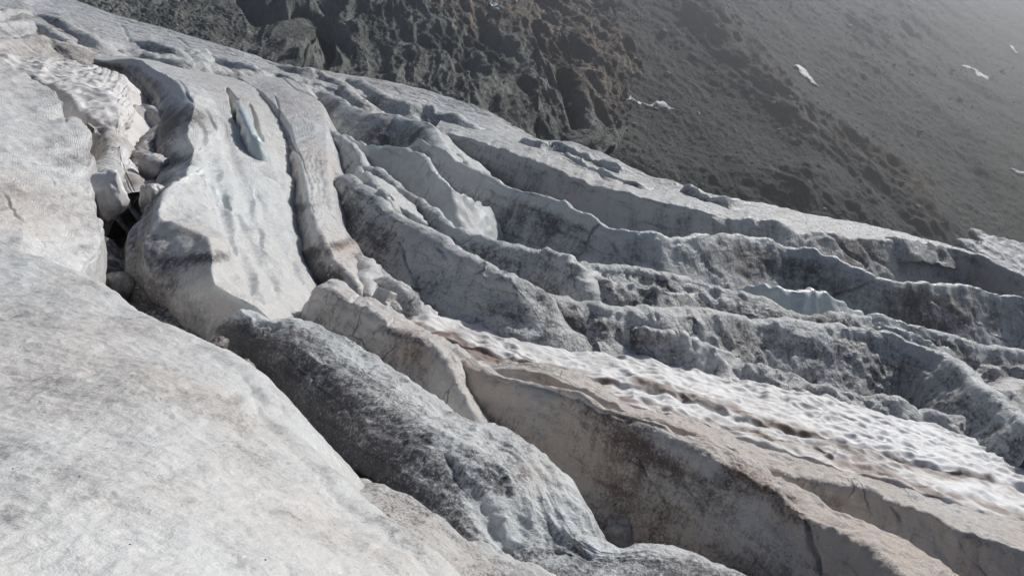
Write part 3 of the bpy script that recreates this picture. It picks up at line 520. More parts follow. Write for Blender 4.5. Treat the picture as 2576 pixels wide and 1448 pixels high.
# ------------------------------------------------------------------ dark mound in the middle foreground
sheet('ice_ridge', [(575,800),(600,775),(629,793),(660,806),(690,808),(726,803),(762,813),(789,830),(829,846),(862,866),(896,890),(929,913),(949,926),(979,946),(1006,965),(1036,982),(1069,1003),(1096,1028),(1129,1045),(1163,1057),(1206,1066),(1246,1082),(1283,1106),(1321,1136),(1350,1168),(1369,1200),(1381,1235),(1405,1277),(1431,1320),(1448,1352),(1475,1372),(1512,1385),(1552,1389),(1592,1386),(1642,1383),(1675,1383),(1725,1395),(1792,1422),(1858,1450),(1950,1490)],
      [(0,2.2),(.15,2.6),(.5,2.9),(.72,2.9),(.85,2.4),(1,2.2)], near=None, far=(64, 5, .5),
      rails_near=[[(545,830,1.8),(640,850,2.3),(730,860,2.6),(830,920,2.7),(930,985,2.85),(1020,1040,2.9),(1120,1100,3.0),(1220,1140,3.0),(1285,1190,3.0),(1320,1260,2.9),(1345,1330,2.7),(1390,1390,2.6),(1480,1420,2.6),(1600,1430,2.6),(1700,1440,2.6),(1800,1480,2.5),(1900,1530,2.5)],
                  [(530,850,1.4),(610,890,1.7),(690,920,2.1),(780,990,2.4),(870,1060,2.5),(960,1110,2.7),(1060,1160,2.8),(1140,1200,2.8),(1200,1260,2.8),(1250,1340,2.7),(1290,1400,2.5),(1340,1440,2.5),(1450,1480,2.6),(1580,1500,2.7),(1680,1510,2.7),(1850,1560,2.7)],
                  [(510,865,1.0),(575,920,1.1),(640,980,1.3),(720,1060,1.7),(800,1120,2.0),(880,1170,2.2),(970,1215,2.4),(1050,1260,2.5),(1120,1320,2.5),(1180,1390,2.5),(1230,1450,2.5),(1300,1500,2.5),(1420,1540,2.6),(1560,1570,2.7),(1800,1640,2.7)],
                  [(480,900,-.5),(540,960,0),(610,1040,.3),(690,1120,.8),(770,1180,1.2),(850,1225,1.6),(930,1265,1.9),(1000,1310,2.1),(1070,1370,2.2),(1120,1440,2.2),(1180,1500,2.2),(1260,1560,2.2),(1400,1620,2.4),(1560,1680,2.5),(1760,1720,2.5)]],
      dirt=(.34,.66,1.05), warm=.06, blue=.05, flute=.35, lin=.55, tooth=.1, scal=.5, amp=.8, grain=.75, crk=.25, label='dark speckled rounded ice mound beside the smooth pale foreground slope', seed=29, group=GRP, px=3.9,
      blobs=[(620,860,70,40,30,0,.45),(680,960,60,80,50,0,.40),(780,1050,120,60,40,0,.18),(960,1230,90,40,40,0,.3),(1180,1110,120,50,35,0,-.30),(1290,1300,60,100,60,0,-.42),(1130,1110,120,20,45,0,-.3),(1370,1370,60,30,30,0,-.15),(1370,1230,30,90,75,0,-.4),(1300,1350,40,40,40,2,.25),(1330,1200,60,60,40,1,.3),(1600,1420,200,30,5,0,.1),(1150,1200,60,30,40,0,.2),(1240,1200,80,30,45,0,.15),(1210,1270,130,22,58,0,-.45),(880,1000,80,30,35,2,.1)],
      grooves=[(1120,1150,1290,1400,34,.16),(560,880,620,960,10,.12),(640,1000,720,1090,12,.14),(700,880,850,1010,5,.05)])
# pinkish low ridge between mound and foreground slope
sheet('ice_ridge', [(740,1140),(796,1172),(846,1198),(896,1205),(929,1221),(963,1238),(1013,1265),(1056,1302),(1096,1316),(1129,1342),(1163,1378),(1183,1396),(1203,1425),(1225,1460),(1270,1530)], [(0,1.6),(.3,2.6),(1,2.9)], near=None, far=(60, 2, .2),
      rails_near=[[(730,1150,1.6),(790,1200,2.5),(850,1245,2.8),(910,1270,2.9),(960,1300,2.95),(1010,1340,3.0),(1060,1390,3.0),(1100,1430,3.0),(1130,1470,3.0),(1160,1540,3.0)],
                  [(720,1160,1.5),(770,1215,2.3),(830,1265,2.5),(890,1305,2.6),(940,1340,2.7),(980,1375,2.7),(1020,1410,2.7),(1060,1450,2.7),(1090,1500,2.7),(1110,1580,2.7)],
                  [(690,1170,.5),(740,1235,1.3),(800,1290,1.5),(860,1335,1.6),(900,1370,1.7),(940,1410,1.7),(980,1450,1.7),(1010,1490,1.7),(1040,1560,1.7),(1060,1620,1.7)]],
      dirt=(.38,.44,.48), warm=.32, amp=.6, grain=1.0, crk=.3, label='low pinkish grey speckled ice ridge along the foreground slope edge', seed=30, group=GRP, px=3.0,
      blobs=[(980,1350,50,18,40,1,.6),(850,1250,50,20,30,0,.2),(1120,1360,60,20,45,0,-.25)])
sheet('ice_ridge', [(1150,1330),(1190,1370),(1220,1400),(1260,1410),(1300,1420),(1340,1440),(1400,1490)], [(0,2.2),(.3,2.8),(1,2.9)], near=(30, 1.2, .3), far=(40, 1.5, .3), dirt=(.25,.32,.4), warm=.25, amp=.7, grain=1.0, crk=.3, label='small pale speckled ice hump at the bottom edge before the dark mound', seed=31, group=GRP)
# debris at the bottom of the crevasse under the big wall
sheet('ice_rubble', [(1375,1215),(1400,1232),(1425,1262),(1460,1290),(1500,1310),(1550,1325),(1600,1338),(1650,1345),(1690,1350),(1740,1385),(1800,1420),(1850,1450)], [(0,.9),(.5,1.0),(1,.8)], near=(40, 2.5, .2), far=(55, 2, .15), dirt=(.30,.40,.5), warm=.55, amp=1.5, grain=.6, label='brown dirty ice rubble on the crevasse floor below the tall shaded wall', cat='ice rubble', seed=32,
      blobs=[(1560,1370,50,20,10,0,-.3),(1620,1345,60,12,8,0,.4),(1500,1320,60,14,20,0,.2)])

# ------------------------------------------------------------------ left slab, chasm things
sheet('ice_slope', [(-10,150),(20,172),(60,180),(85,205),(107,214),(135,235),(157,262),(163,300),(187,294),(213,317),(222,335),(214,367),(229,405),(214,432),(217,467),(219,500),(233,543),(247,570),(256,612),(240,640),(213,660),(200,700),(190,760)],
      [(0,1.6),(.4,2.0),(.8,2.4),(1,3.0)], near=None, far=(98, 5, .08), tsm=.03,
      rails_near=[[(-60,170,1.9),(-20,195,1.9),(20,225,2.0),(50,265,2.0),(80,300,2.1),(110,340,2.1),(130,380,2.2),(140,430,2.3),(145,480,2.4),(155,530,2.5),(165,580,2.6),(150,630,2.85),(120,690,3.1),(100,760,3.2)],
                  [(-140,180,2.2),(-90,230,2.2),(-40,290,2.3),(0,350,2.4),(30,410,2.5),(50,470,2.6),(60,530,2.8),(60,590,3.05),(40,650,3.25),(0,720,3.3),(-20,790,3.2)],
                  [(-330,200,2.5),(-260,300,2.6),(-200,400,2.8),(-150,480,3.0),(-120,560,3.1),(-120,640,3.2),(-150,720,3.3),(-200,830,3.3)]],
      dirt=(.25,.22,.26), warm=.24, amp=.5, grain=.3, crk=.2, lin=.0, tooth=.2, scal=.1, label='smooth pinkish grey ice slope on the left edge beside the chasm', cat='ice slope', seed=33, px=4.2,
      blobs=[(230,610,24,40,70,0,.4),(40,480,50,8,40,0,.28),(20,530,120,50,30,1,.3),(60,250,60,20,25,0,.14),(120,360,20,14,20,0,.25),(215,400,20,60,80,0,.2)],
      grooves=[(0,480,60,555,6,.10),(155,260,168,312,6,.25),(100,600,112,630,4,.08),(110,440,135,480,5,.05)])
# snow tongue in the chasm
sheet('snow_tongue', [(-60,112),(0,120),(67,150),(127,148),(200,168),(260,180),(310,203),(318,225),(326,262),(330,298),(312,335),(323,360),(328,393),(341,430),(362,470),(372,490)], [(0,.4),(.5,.7),(1,.3)], near=(60, 2.5, .2), far=(55, 2, .15),
      rails_near=[[(-60,125,.6),(0,135,.8),(50,165,.9),(105,170,1.0),(170,195,1.1),(220,215,1.2),(262,240,1.3),(285,268,1.3),(305,300,1.2),(300,330,1.1),(298,345,1.0),(306,372,1.0),(310,405,.9),(322,440,.8),(340,480,.6),(352,500,.5)],
                  [(-60,140,.6),(0,158,.7),(40,180,.8),(80,195,.8),(115,210,.9),(160,228,1.0),(195,250,1.1),(205,280,1.1),(255,308,1.1),(278,335,1.0),(281,355,.9),(284,385,.9),(292,415,.8),(305,450,.7),(322,485,.5),(335,505,.4)]],
      dirt=(.05,.25,.4), warm=.30, amp=1.1, grain=.5, mat=M_SNOW, label='white snow tongue winding down into the dark chasm', cat='snow tongue', seed=34, px=2.6, rnd=1.2,
      blobs=[(285,180,60,14,20,0,.45),(330,240,30,20,40,0,.4),(350,470,20,30,60,0,.5),(320,460,14,30,70,1,.5)])
# dirty ice mass filling the chasm behind the tongue
sheet('ice_rubble', [(318,275),(345,262),(372,268),(400,290),(412,300),(395,320),(372,345),(350,375),(355,410),(380,450),(385,500)], [(0,.7),(1,.7)], near=(40, 3, .3), far=(45, 3, .3), dirt=(.5,.6,.7), warm=.30, amp=1.5, grain=.6, label='dirty brown ice mass filling the chasm beside the snow tongue', cat='ice rubble', seed=35,
      blobs=[(345,300,20,24,40,0,-.4),(390,410,20,20,40,0,-.3),(390,410,24,24,40,1,.5)])
sheet('ice_rubble', [(222,320),(235,318),(262,330),(280,350),(275,390),(272,430),(262,480)], [(0,1.3),(1,.8)], near=(50, 3, .3), far=(50, 3, .3), dirt=(.35,.45,.55), warm=.35, amp=1.3, grain=.6, label='grey brown broken ice between left slope and snow tongue', cat='ice rubble', seed=36)
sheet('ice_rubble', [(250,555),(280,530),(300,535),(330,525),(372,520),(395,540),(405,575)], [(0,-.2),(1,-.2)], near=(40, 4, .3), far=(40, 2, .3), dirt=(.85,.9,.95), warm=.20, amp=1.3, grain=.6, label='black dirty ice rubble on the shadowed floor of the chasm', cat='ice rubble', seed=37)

# ------------------------------------------------------------------ smooth pale foreground slope
FS = sheet('ice_slope', [(-200,560),(-60,600),(0,622),(33,634),(83,647),(133,670),(167,686),(200,701),(233,723),(267,750),(297,775),(334,793),(367,807),(417,830),(440,837),(494,863),(527,877),(567,901),(597,928),(617,955),(638,985),(643,1025),(664,1062),(692,1102),(726,1132),(762,1172),(789,1193),(816,1226),(846,1265),(872,1280),(913,1308),(946,1326),(979,1352),(1000,1368),(1025,1382),(1048,1409),(1075,1442),(1110,1490),(1170,1570)],
      [(0,3.0),(.2,3.3),(.5,3.9),(1,4.1)], near=None, far=(56, 6, .35),
      rails_near=[[(-260,640,3.2),(-120,690,3.3),(0,740,3.5),(100,780,3.6),(200,830,3.8),(300,880,4.0),(380,920,4.1),(450,970,4.2),(510,1030,4.2),(560,1100,4.3),(620,1170,4.3),(690,1240,4.4),(760,1310,4.4),(840,1380,4.4),(920,1450,4.4),(1000,1550,4.5),(1050,1650,4.5)],
                  [(-330,760,3.4),(-160,850,3.7),(0,940,4.0),(120,1000,4.2),(230,1070,4.4),(330,1150,4.5),(420,1240,4.6),(520,1330,4.7),(620,1430,4.8),(720,1560,4.9),(820,1720,4.9)],
                  [(-450,950,3.8),(-250,1100,4.3),(-100,1220,4.6),(50,1340,4.9),(180,1450,5.0),(300,1560,5.2),(420,1700,5.3),(560,1900,5.3)],
                  [(-700,1300,4.6),(-450,1500,5.0),(-250,1700,5.4),(-100,1900,5.6),(50,2100,5.8),(200,2300,5.9)]],
      dirt=(.26,.29,.28), warm=.18, blue=.0, amp=.40, grain=.32, crk=.0, lin=.06, tooth=0, scal=0, label='smooth pale ice slope with scattered pebbles filling the lower left foreground', cat='ice slope', seed=38, px=5.2,
      blobs=[(570,910,40,14,35,0,.35),(610,1000,14,40,70,0,.2),(720,1290,60,14,20,0,.15),(600,1420,80,14,20,0,.12),(150,700,80,20,25,1,.25),(500,1000,200,40,20,1,.1)])

# ------------------------------------------------------------------ snow block
print('ice done', round(time.time() - T0, 1), sum(s[1] for s in STAT))
def block(name, px, py, h, size, rot, label, cat, mat, dirt, seed):
    c = pt(px, py, h); bm = bmesh.new(); bmesh.ops.create_cube(bm, size=1); bmesh.ops.subdivide_edges(bm, edges=bm.edges, cuts=14, use_grid_fill=True)
    v = np.array([q.co[:] for q in bm.verts]); r_ = np.linalg.norm(v, axis=1, keepdims=True)
    v = v * (1 - .10 * (r_ - .5)); v[:, :2] *= (1 - .35 * v[:, 2:3])
    nn = v / np.linalg.norm(v, axis=1, keepdims=True); v = v + nn * (.16 * perlin(v * 2.2 + seed) + .07 * fbm(v * 6 + seed, 3, .55, True))[:, None]
    rr = np.random.RandomState(seed)
    for k_ in range(7):
        n_ = rr.normal(size=3); n_ /= np.linalg.norm(n_); dd = v @ n_; lim = (.66 + .2 * rr.rand()) * dd.max(); v = v - np.maximum(dd - lim, 0)[:, None] * n_
    v = v + .02 * fbm(v * 9 + seed, 3, .6)[:, None] * v / np.linalg.norm(v, axis=1, keepdims=True)
    v = v * np.array(size)
    for q, co in zip(bm.verts, v): q.co = co
    me = bpy.data.meshes.new(name); bm.to_mesh(me); bm.free(); n = len(me.vertices)
    me.polygons.foreach_set('use_smooth', np.ones(len(me.polygons), bool))
    T = c[1]; me.attributes.new('nc', 'FLOAT_VECTOR', 'POINT').data.foreach_set('vector', (v / T + seed).astype(np.float32).ravel())
    me.attributes.new('tsc', 'FLOAT', 'POINT').data.foreach_set('value', np.full(n, T, np.float32))
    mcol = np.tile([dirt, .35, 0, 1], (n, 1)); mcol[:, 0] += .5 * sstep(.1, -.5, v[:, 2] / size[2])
    me.attributes.new('mix', 'FLOAT_COLOR', 'POINT').data.foreach_set('color', mcol.astype(np.float32).ravel())
    me.materials.append(mat); o = bpy.data.objects.new(name, me); o.location = c; o.rotation_euler = rot; col.objects.link(o)
    return tag(o, label, cat, 'ice and snow blocks in the crevasses')
block('snow_block', 274, 486, 1.75, (.75, .85, 1.1), (R(8), R(-6), R(25)), 'cream snow block wedged at the lower end of the snow tongue', 'snow block', M_SNOW, .05, 3)
block('ice_block', 388, 503, 1.4, (.6, .6, .8), (R(-10), R(12), R(60)), 'grey ice block leaning on the white ice wall beside the snow block', 'ice block', M_ICE, .45, 8)
for i_, (x_, y_, h_, sz, lab, d_, m_) in enumerate((
    (385, 420, 1.2, .8, 'brown stained snow block under the dark wall of the chasm', .42, M_SNOW),
    (300, 715, 1.0, .5, 'small smoky grey ice block just behind the foreground slope edge', .6, M_ICE),
    (545, 880, 1.9, .35, 'dark lump of dirty ice behind the foreground slope edge', .75, M_ICE),
    (600, 940, 1.9, .4, 'dark hollowed lump of ice beside the dark mound', .7, M_ICE),
    (680, 1050, 2.2, .35, 'dark lump of ice between foreground slope and dark mound', .7, M_ICE),
    (965, 750, 1.1, .5, 'pale curled ice block at the upper tip of the snowfield', .3, M_ICE),
    (985, 790, 1.1, .45, 'brownish ice block at the upper tip of the snowfield', .5, M_ICE),
    (1555, 1350, 1.2, .4, 'brown folded ice block on the crevasse floor below the shaded wall', .55, M_SNOW))):
    block('snow_block' if m_ is M_SNOW else 'ice_block', x_, y_, h_, (sz, sz * .9, sz * 1.1), (R(20 * math.sin(i_)), R(25 * math.cos(i_ * 2)), R(50 * i_)), lab, 'snow block' if m_ is M_SNOW else 'ice block', m_, d_, 11 + i_ * 2)

# ------------------------------------------------------------------ mountain: rock cliff and scree slope
def ysil(x):
    return np.interp(x, [-200,180,300,420,540,640,760,850,960,1050,1120,1200,1260,1330,1372,1440,1500,1640,1760,1950,2150,2350,2500,2600,2800], [-60,0,40,75,110,140,172,185,202,222,245,270,300,345,354,358,382,446,481,518,561,607,658,700,760])
def terrain(name, xb0, xb1, y0, y1, nx, ny, tf, disp, colour, mat, back=None):
    f = np.linspace(0, 1, nx); g = np.linspace(0, 1, ny)
    F, G_ = np.meshgrid(f, g); py = y0 + (y1(F) - y0) * G_ if callable(y1) else y0 + (y1 - y0) * G_
    a = xb0(py) if callable(xb0) else xb0; b = xb1(py) if callable(xb1) else xb1
    px = a + (b - a) * F; t = tf(px, py)
    V = ray(px, py) * t[..., None]
    V = gsm(gsm(V, 2, 0), 2, 1)
    N = normals(V); sgn = -np.sign((N * V).sum(2).mean()); N = N * sgn
    P = V.reshape(-1, 3); D = disp(P, px.ravel(), py.ravel()); P = P + N.reshape(-1, 3) * D[:, None]; V = P.reshape(V.shape)
    if back:
        ex = [V]
        for kk in back: ex.append(V[:, -1:] + ray(px[:, -1:], py[:, -1:]) * kk + np.array([-kk * .12, 0, -kk * .05]))
        V = np.concatenate(ex, 1); px = np.concatenate([px] + [px[:, -1:]] * len(back), 1); py = np.concatenate([py] + [py[:, -1:]] * len(back), 1)
    nc = V / 120.0
    mc = colour(V.reshape(-1, 3), px.ravel(), py.ravel())
    return tag(grid_mesh(name, V[::-1], nc[::-1], 120.0, mc.reshape(*V.shape)[::-1], 0.0, 0.0, mat), kind='structure')
def diag(P, a, sx, sz):
    ca, sa = math.cos(R(a)), math.sin(R(a)); u_ = P[:, 0] * ca - P[:, 2] * sa; v_ = P[:, 0] * sa + P[:, 2] * ca
    return np.stack([u_ / sx, v_ / sz, P[:, 1] / 60.0], 1)
def seg(x, y, pts, wd):
    l = np.array(pts, float); best = np.full(len(x), 1e9)
    for a, b in zip(l, l[1:]):
        ab = b - a; t = np.clip(((x - a[0]) * ab[0] + (y - a[1]) * ab[1]) / (ab @ ab), 0, 1)
        best = np.minimum(best, np.hypot(x - a[0] - t * ab[0], y - a[1] - t * ab[1]))
    return np.exp(-(best / wd) ** 2)
def blob(x, y, bx, by, rx, ry, ang=0):
    ca, sa = math.cos(R(ang)), math.sin(R(ang)); a = ((x - bx) * ca + (y - by) * sa) / rx; b = (-(x - bx) * sa + (y - by) * ca) / ry
    return np.exp(-(a * a + b * b))
CB = ([-200,0,60,130,200,245,262,330,400,480,560], [1440,1506,1548,1580,1606,1585,1562,1572,1540,1470,1400])
cliff_t = lambda px, py: 165 + (ysil(px) + 40 - py) * .25 - 12 * blob(px, py, 1350, 120, 220, 120, 20) + 25 * blob(px, py, 790, 110, 60, 50, 40)
def cliff_amt(x, y):     # rock relief strong on the cliff, low in the gullies and on the rubble at the left
    a = .25 + .85 * sstep(560, 760, x) - .75 * blob(x, y, 930, 160, 60, 70, 55) - .6 * blob(x, y, 1600, 400, 110, 50, 50) - .4 * blob(x, y, 1250, 30, 120, 30, 20) - .45 * blob(x, y, 1480, 330, 60, 40, 40)
    return np.clip(a, .1, 1.2)
def cliff_d(P, x, y):
    a = cliff_amt(x, y)
    w_ = np.stack([perlin(P / 20), perlin(P / 20 + 9), perlin(P / 20 + 21)], 1) * 3.0
    q1 = diag(P + w_, 50, 34, 12); q2 = diag(P + w_ * .6, 56, 13, 4.5); q3 = diag(P + w_ * .3, 48, 5, 2.2)
    d = 4.4 * fbm(q1, 2, .5, True, 3) + 2.4 * fbm(q2, 2, .5, True, 11) + 1.2 * fbm(q3, 3, .55, True, 5)
    d += .55 * fbm(P / 1.3, 2, .6)
    st = P[:, 2] * .75 + P[:, 0] * .42 + 2 * perlin(P / 15 + 77)     # ledges
    fr = (st / 6.5) % 1.0; d += 1.3 * (sstep(0, .75, fr) - sstep(.75, 1, fr) - .4)
    crv = seg(x, y, [(735,60),(790,105),(830,135),(835,170)], 16) + .7 * seg(x, y, [(610,0),(640,45),(700,70)], 14) + .6 * seg(x, y, [(1400,230),(1430,290),(1445,340)], 10)
    rub = .35 * fbm(P / .9, 2, .6) + .4 * np.abs(perlin(P / 2.2))
    return d * a * .62 + rub * (1.2 - a) * 1.5 - 9 * crv
def cliff_c(P, x, y):
    dark = .30 * seg(x, y, [(735,60),(790,105),(830,135),(835,170)], 20) + .1 * seg(x, y, [(610,0),(640,45),(700,70)], 22)
    warm = .9 * blob(x, y, 1180, 30, 180, 70, 10) + .95 * blob(x, y, 1450, 140, 200, 130, 40) + .35 * blob(x, y, 900, 30, 80, 60) + .25 * blob(x, y, 1550, 290, 60, 40)
    pale = .12 + .38 * blob(x, y, 1100, 190, 160, 60, 30) + .3 * blob(x, y, 850, 180, 80, 40, 20) + .25 * blob(x, y, 1330, 300, 60, 50) + .22 * sstep(760, 300, x)
    return np.stack([dark, warm, pale], 1)
CL = terrain('rock_cliff', -260, lambda py: np.interp(py, *CB), -110, lambda F: 60 + F * 460, 680, 370, cliff_t, cliff_d, cliff_c, M_ROCK, back=(8, 25, 70))
RIB = [(1780,20),(1860,130),(1960,240),(2040,330),(2150,370),(2280,470),(2330,560)]
scree_t = lambda px, py: 235 + 170 * blob(px, py, 2680, -120, 520, 300) + np.maximum(ysil(px) + 60 - py, 0) * (.15 + .09 * np.clip((px - 1500) / 1000, 0, 1.2)) - 5 * seg(px.ravel(), py.ravel(), RIB, 60).reshape(px.shape) - 5 * seg(px.ravel(), py.ravel(), [(1560,380),(1700,440),(1900,420),(2060,480),(2200,590)], 60).reshape(px.shape) + 5 * seg(px.ravel(), py.ravel(), [(2040,60),(2200,300),(2440,480)], 70).reshape(px.shape)
def scree_d(P, x, y):
    rk = .9 * seg(x, y, RIB, 45) + .9 * blob(x, y, 2010, 470, 60, 70, 55) + .8 * blob(x, y, 2180, 540, 90, 60, 35) + .7 * blob(x, y, 2230, 60, 140, 160, 40)
    w_ = np.stack([perlin(P / 25), perlin(P / 25 + 9), perlin(P / 25 + 21)], 1) * 4
    d = 3.2 * fbm(diag(P + w_, 45, 40, 11), 3, .55, True) * (.12 + .6 * rk) + 1.4 * fbm(diag(P + w_ * .5, 50, 12, 4), 3, .6, True) * (.10 + .7 * rk)
    gul = fbm(diag(P + w_ * .4, 42, 150, 14), 2) * .9
    return d + gul + .55 * fbm(P / 4.0, 4, .6) - 1.2 * seg(x, y, [(2380,290),(2420,380),(2500,520)], 26)
def scree_c(P, x, y):
    warm = .75 * seg(x, y, RIB, 38) + .35 * blob(x, y, 2250, 280, 120, 40, 35) + .4 * blob(x, y, 2350, 430, 90, 90, 60) + .25 * blob(x, y, 1960, 60, 60, 50, 50)
    pale = .55 * blob(x, y, 1985, 440, 22, 60, -30) + .5 * blob(x, y, 2075, 520, 18, 50, -35) + .35 * blob(x, y, 2180, 540, 80, 50, 30) + .15 * blob(x, y, 2560, 250, 120, 100)
    return np.stack([.10 + .05 * fbm(P / 40, 2), warm, pale], 1)
SC = terrain('scree_slope', lambda py: 1380 + 0 * py, 2720, -110, lambda F: 480 + F * 330, 480, 300, scree_t, scree_d, scree_c, M_SCREE)
print('mountain', round(time.time() - T0, 1))

# ------------------------------------------------------------------ snow patches, boulders, pebbles lie on what is really there
dg = bpy.context.evaluated_depsgraph_get()
def bvh(o):
    me = o.data; n = len(me.vertices); a = np.empty(n * 3, np.float32); me.vertices.foreach_get('co', a); a = a.reshape(-1, 3) + np.array(o.location, np.float32)
    f = np.empty(len(me.loops), np.int32); me.loops.foreach_get('vertex_index', f)
    return BVHTree.FromPolygons(a.tolist(), f.reshape(-1, 4).tolist())
B_SC, B_CL, B_FS = bvh(SC), bvh(CL), bvh(FS)
def hit(b, px, py):
    d = Vector(ray(px, py)).normalized(); r_ = b.ray_cast(Vector((0, 0, 0)), d)
    return (r_[0], r_[1] if r_[1].dot(d) < 0 else -r_[1]) if r_[0] is not None else (None, None)
def inside(x, y, poly):
    c = False; j = len(poly) - 1
    for i in range(len(poly)):
        xi, yi = poly[i]; xj, yj = poly[j]
        if (yi > y) != (yj > y) and x < (xj - xi) * (y - yi) / (yj - yi) + xi: c = not c
        j = i
    return c
def snow_patch(trees, poly, label, lift=.5, step=1.5, dirt=0.0):  # dirt greys the snow, standing in for shade and haze on the banks
    xs = [p[0] for p in poly]; ys = [p[1] for p in poly]; vs, ix = [], {}
    x0, y0 = min(xs), min(ys); W = int((max(xs) - x0) / step) + 2; Hh = int((max(ys) - y0) / step) + 2
    rr = random.Random(len(label)); edge = {}
    for i in range(W):
        for j in range(Hh):
            x, y = x0 + i * step, y0 + j * step
            wx = x + 1.2 * math.sin(y * .31) + .8 * math.sin(x * .57 + y * .7); wy = y + 1.0 * math.sin(x * .23) + .7 * math.sin(x * .9)
            if not inside(wx, wy, poly): continue
            for b in trees:
                p, n_ = hit(b, x, y)
                if p is not None: break
            if p is None: continue
            ix[i, j] = len(vs); vs.append((p, n_))
    if len(vs) < 4: return
    co = np.array([v[0][:] for v in vs]); f = []
    nb = lambda i, j: sum((i + a, j + b) in ix for a in (-1, 0, 1) for b in (-1, 0, 1)) / 9.0
    mean_n = np.array([v[1][:] for v in vs]).mean(0); mean_n /= np.linalg.norm(mean_n)
    for (i, j), k_ in ix.items():
        co[k_] += mean_n * (lift if nb(i, j) > .99 else .1 * lift if nb(i, j) < .6 else lift * .6)
    for (i, j) in ix:
        q_ = [(i, j), (i, j + 1), (i + 1, j + 1), (i + 1, j)]
        if all(k_ in ix for k_ in q_): f.append([ix[k_] for k_ in q_])
    loc = co.mean(0); me = bpy.data.meshes.new('snow_patch'); me.from_pydata((co - loc).tolist(), [], f)
    n = len(co); me.polygons.foreach_set('use_smooth', np.ones(len(f), bool))
    me.attributes.new('nc', 'FLOAT_VECTOR', 'POINT').data.foreach_set('vector', (co / 120).astype(np.float32).ravel())
    me.attributes.new('tsc', 'FLOAT', 'POINT').data.foreach_set('value', np.full(n, 60, np.float32))
    me.attributes.new('mix', 'FLOAT_COLOR', 'POINT').data.foreach_set('color', np.tile([dirt, .05, 0, 1], (n, 1)).astype(np.float32).ravel())
    me.materials.append(M_SNOW); o = bpy.data.objects.new('snow_patch', me); o.location = loc; col.objects.link(o)
    tag(o, label, 'snow patch', 'snow patches on the mountainside')
two = (B_CL, B_SC)
snow_patch(two, [(1572,233),(1580,236),(1592,248),(1612,258),(1635,264),(1650,254),(1668,255),(1680,266),(1700,275),(1692,279),(1660,273),(1630,270),(1600,261),(1580,252)], 'curved white snow patch at the foot of the brown cliff')
snow_patch(two, [(1994,165),(2012,163),(2020,170),(2035,188),(2063,222),(2055,222),(2028,202),(2008,182)], 'long slanting snow patch high on the grey scree')
snow_patch(two, [(2414,160),(2430,164),(2455,174),(2462,182),(2490,194),(2484,202),(2458,192),(2450,178),(2430,174)], 'ragged snow patch in the haze at the upper right')
snow_patch(two, [(2536,112),(2546,116),(2554,126),(2564,134),(2554,136),(2544,128)], 'tiny snow patch in the haze near the right edge')
snow_patch(two, [(2532,422),(2545,424),(2580,434),(2610,440),(2610,450),(2560,440)], 'snow patch cut by the right edge, half way down the scree')
snow_patch(two, [(1224,-8),(1240,5),(1256,14),(1272,24),(1252,28),(1238,26)], 'small snow patch between brown rocks at the top edge')
snow_patch(two, [(1284,-6),(1300,0),(1306,8),(1292,4)], 'speck of snow at the top edge right of the brown rocks')
snow_patch(two, [(2430,578),(2452,579),(2486,596),(2536,606),(2620,628),(2620,668),(2560,660),(2510,648),(2480,628)], 'large snow bank between scree and glacier at the right edge', 1.2, 1.5, .22)  # last value puts shade and haze into the snow colour
snow_patch(two, [(2392,604),(2424,604),(2480,615),(2545,640),(2620,672),(2620,712),(2518,690),(2468,660)], 'grey snow bank right behind the outermost ice ridge', 1.2, 1.5, .22)  # snow colour lowered here too in place of shade and haze

def rock_mesh(name, seed, mat, sub=2):
    bm = bmesh.new(); bmesh.ops.create_icosphere(bm, subdivisions=sub, radius=1)
    v = np.array([q.co[:] for q in bm.verts]); v = v * (1 + .38 * perlin(v * 1.1 + seed * 7.7) + .16 * perlin(v * 2.6 + seed))[:, None] * np.array([1.15, .85, .7])
    for k_ in range(5):                                                # a few broken faces
        n_ = np.random.RandomState(seed * 9 + k_).normal(size=3); n_ /= np.linalg.norm(n_); dd = v @ n_; lim = .62 * dd.max(); v = v - np.maximum(dd - lim, 0)[:, None] * n_
    for q_, c_ in zip(bm.verts, v): q_.co = c_
    me = bpy.data.meshes.new(name); bm.to_mesh(me); bm.free(); me.materials.append(mat); return me
RK = [rock_mesh('boulder', s, M_STONE) for s in range(1, 7)]
rnd = random.Random(5)
def put_rock(me, p, n_, r_, name, label, cat, group):
    o = bpy.data.objects.new(name, me); o.location = p - n_ * (r_ * .05); o.scale = (r_, r_ * rnd.uniform(.8, 1.15), r_ * rnd.uniform(.75, 1.1))
    o.rotation_euler = (rnd.uniform(-.4, .4), rnd.uniform(-.4, .4), rnd.uniform(0, 6.28)); col.objects.link(o); return tag(o, label, cat, group)
for (x, y, s, lab) in ((1680,186,12,'largest pale boulder on the scree above the curved snow patch'), (1668,80,12,'flat pale boulder high on the scree right of the brown spur'), (1570,375,7,'pale boulder at the foot of the scree gully near the ice edge'),
                       (1618,420,6,'white boulder on the scree just above the glacier edge'), (1556,25,9,'grey boulder on the scree near the top edge'), (2160,285,7,'pale boulder on the brown rock rib')):
    p, n_ = hit(B_SC, x, y)
    if p is None: continue
    put_rock(rnd.choice(RK), p, n_, s / FOC * p.y, 'boulder', lab, 'boulder', 'boulders on the mountainside')
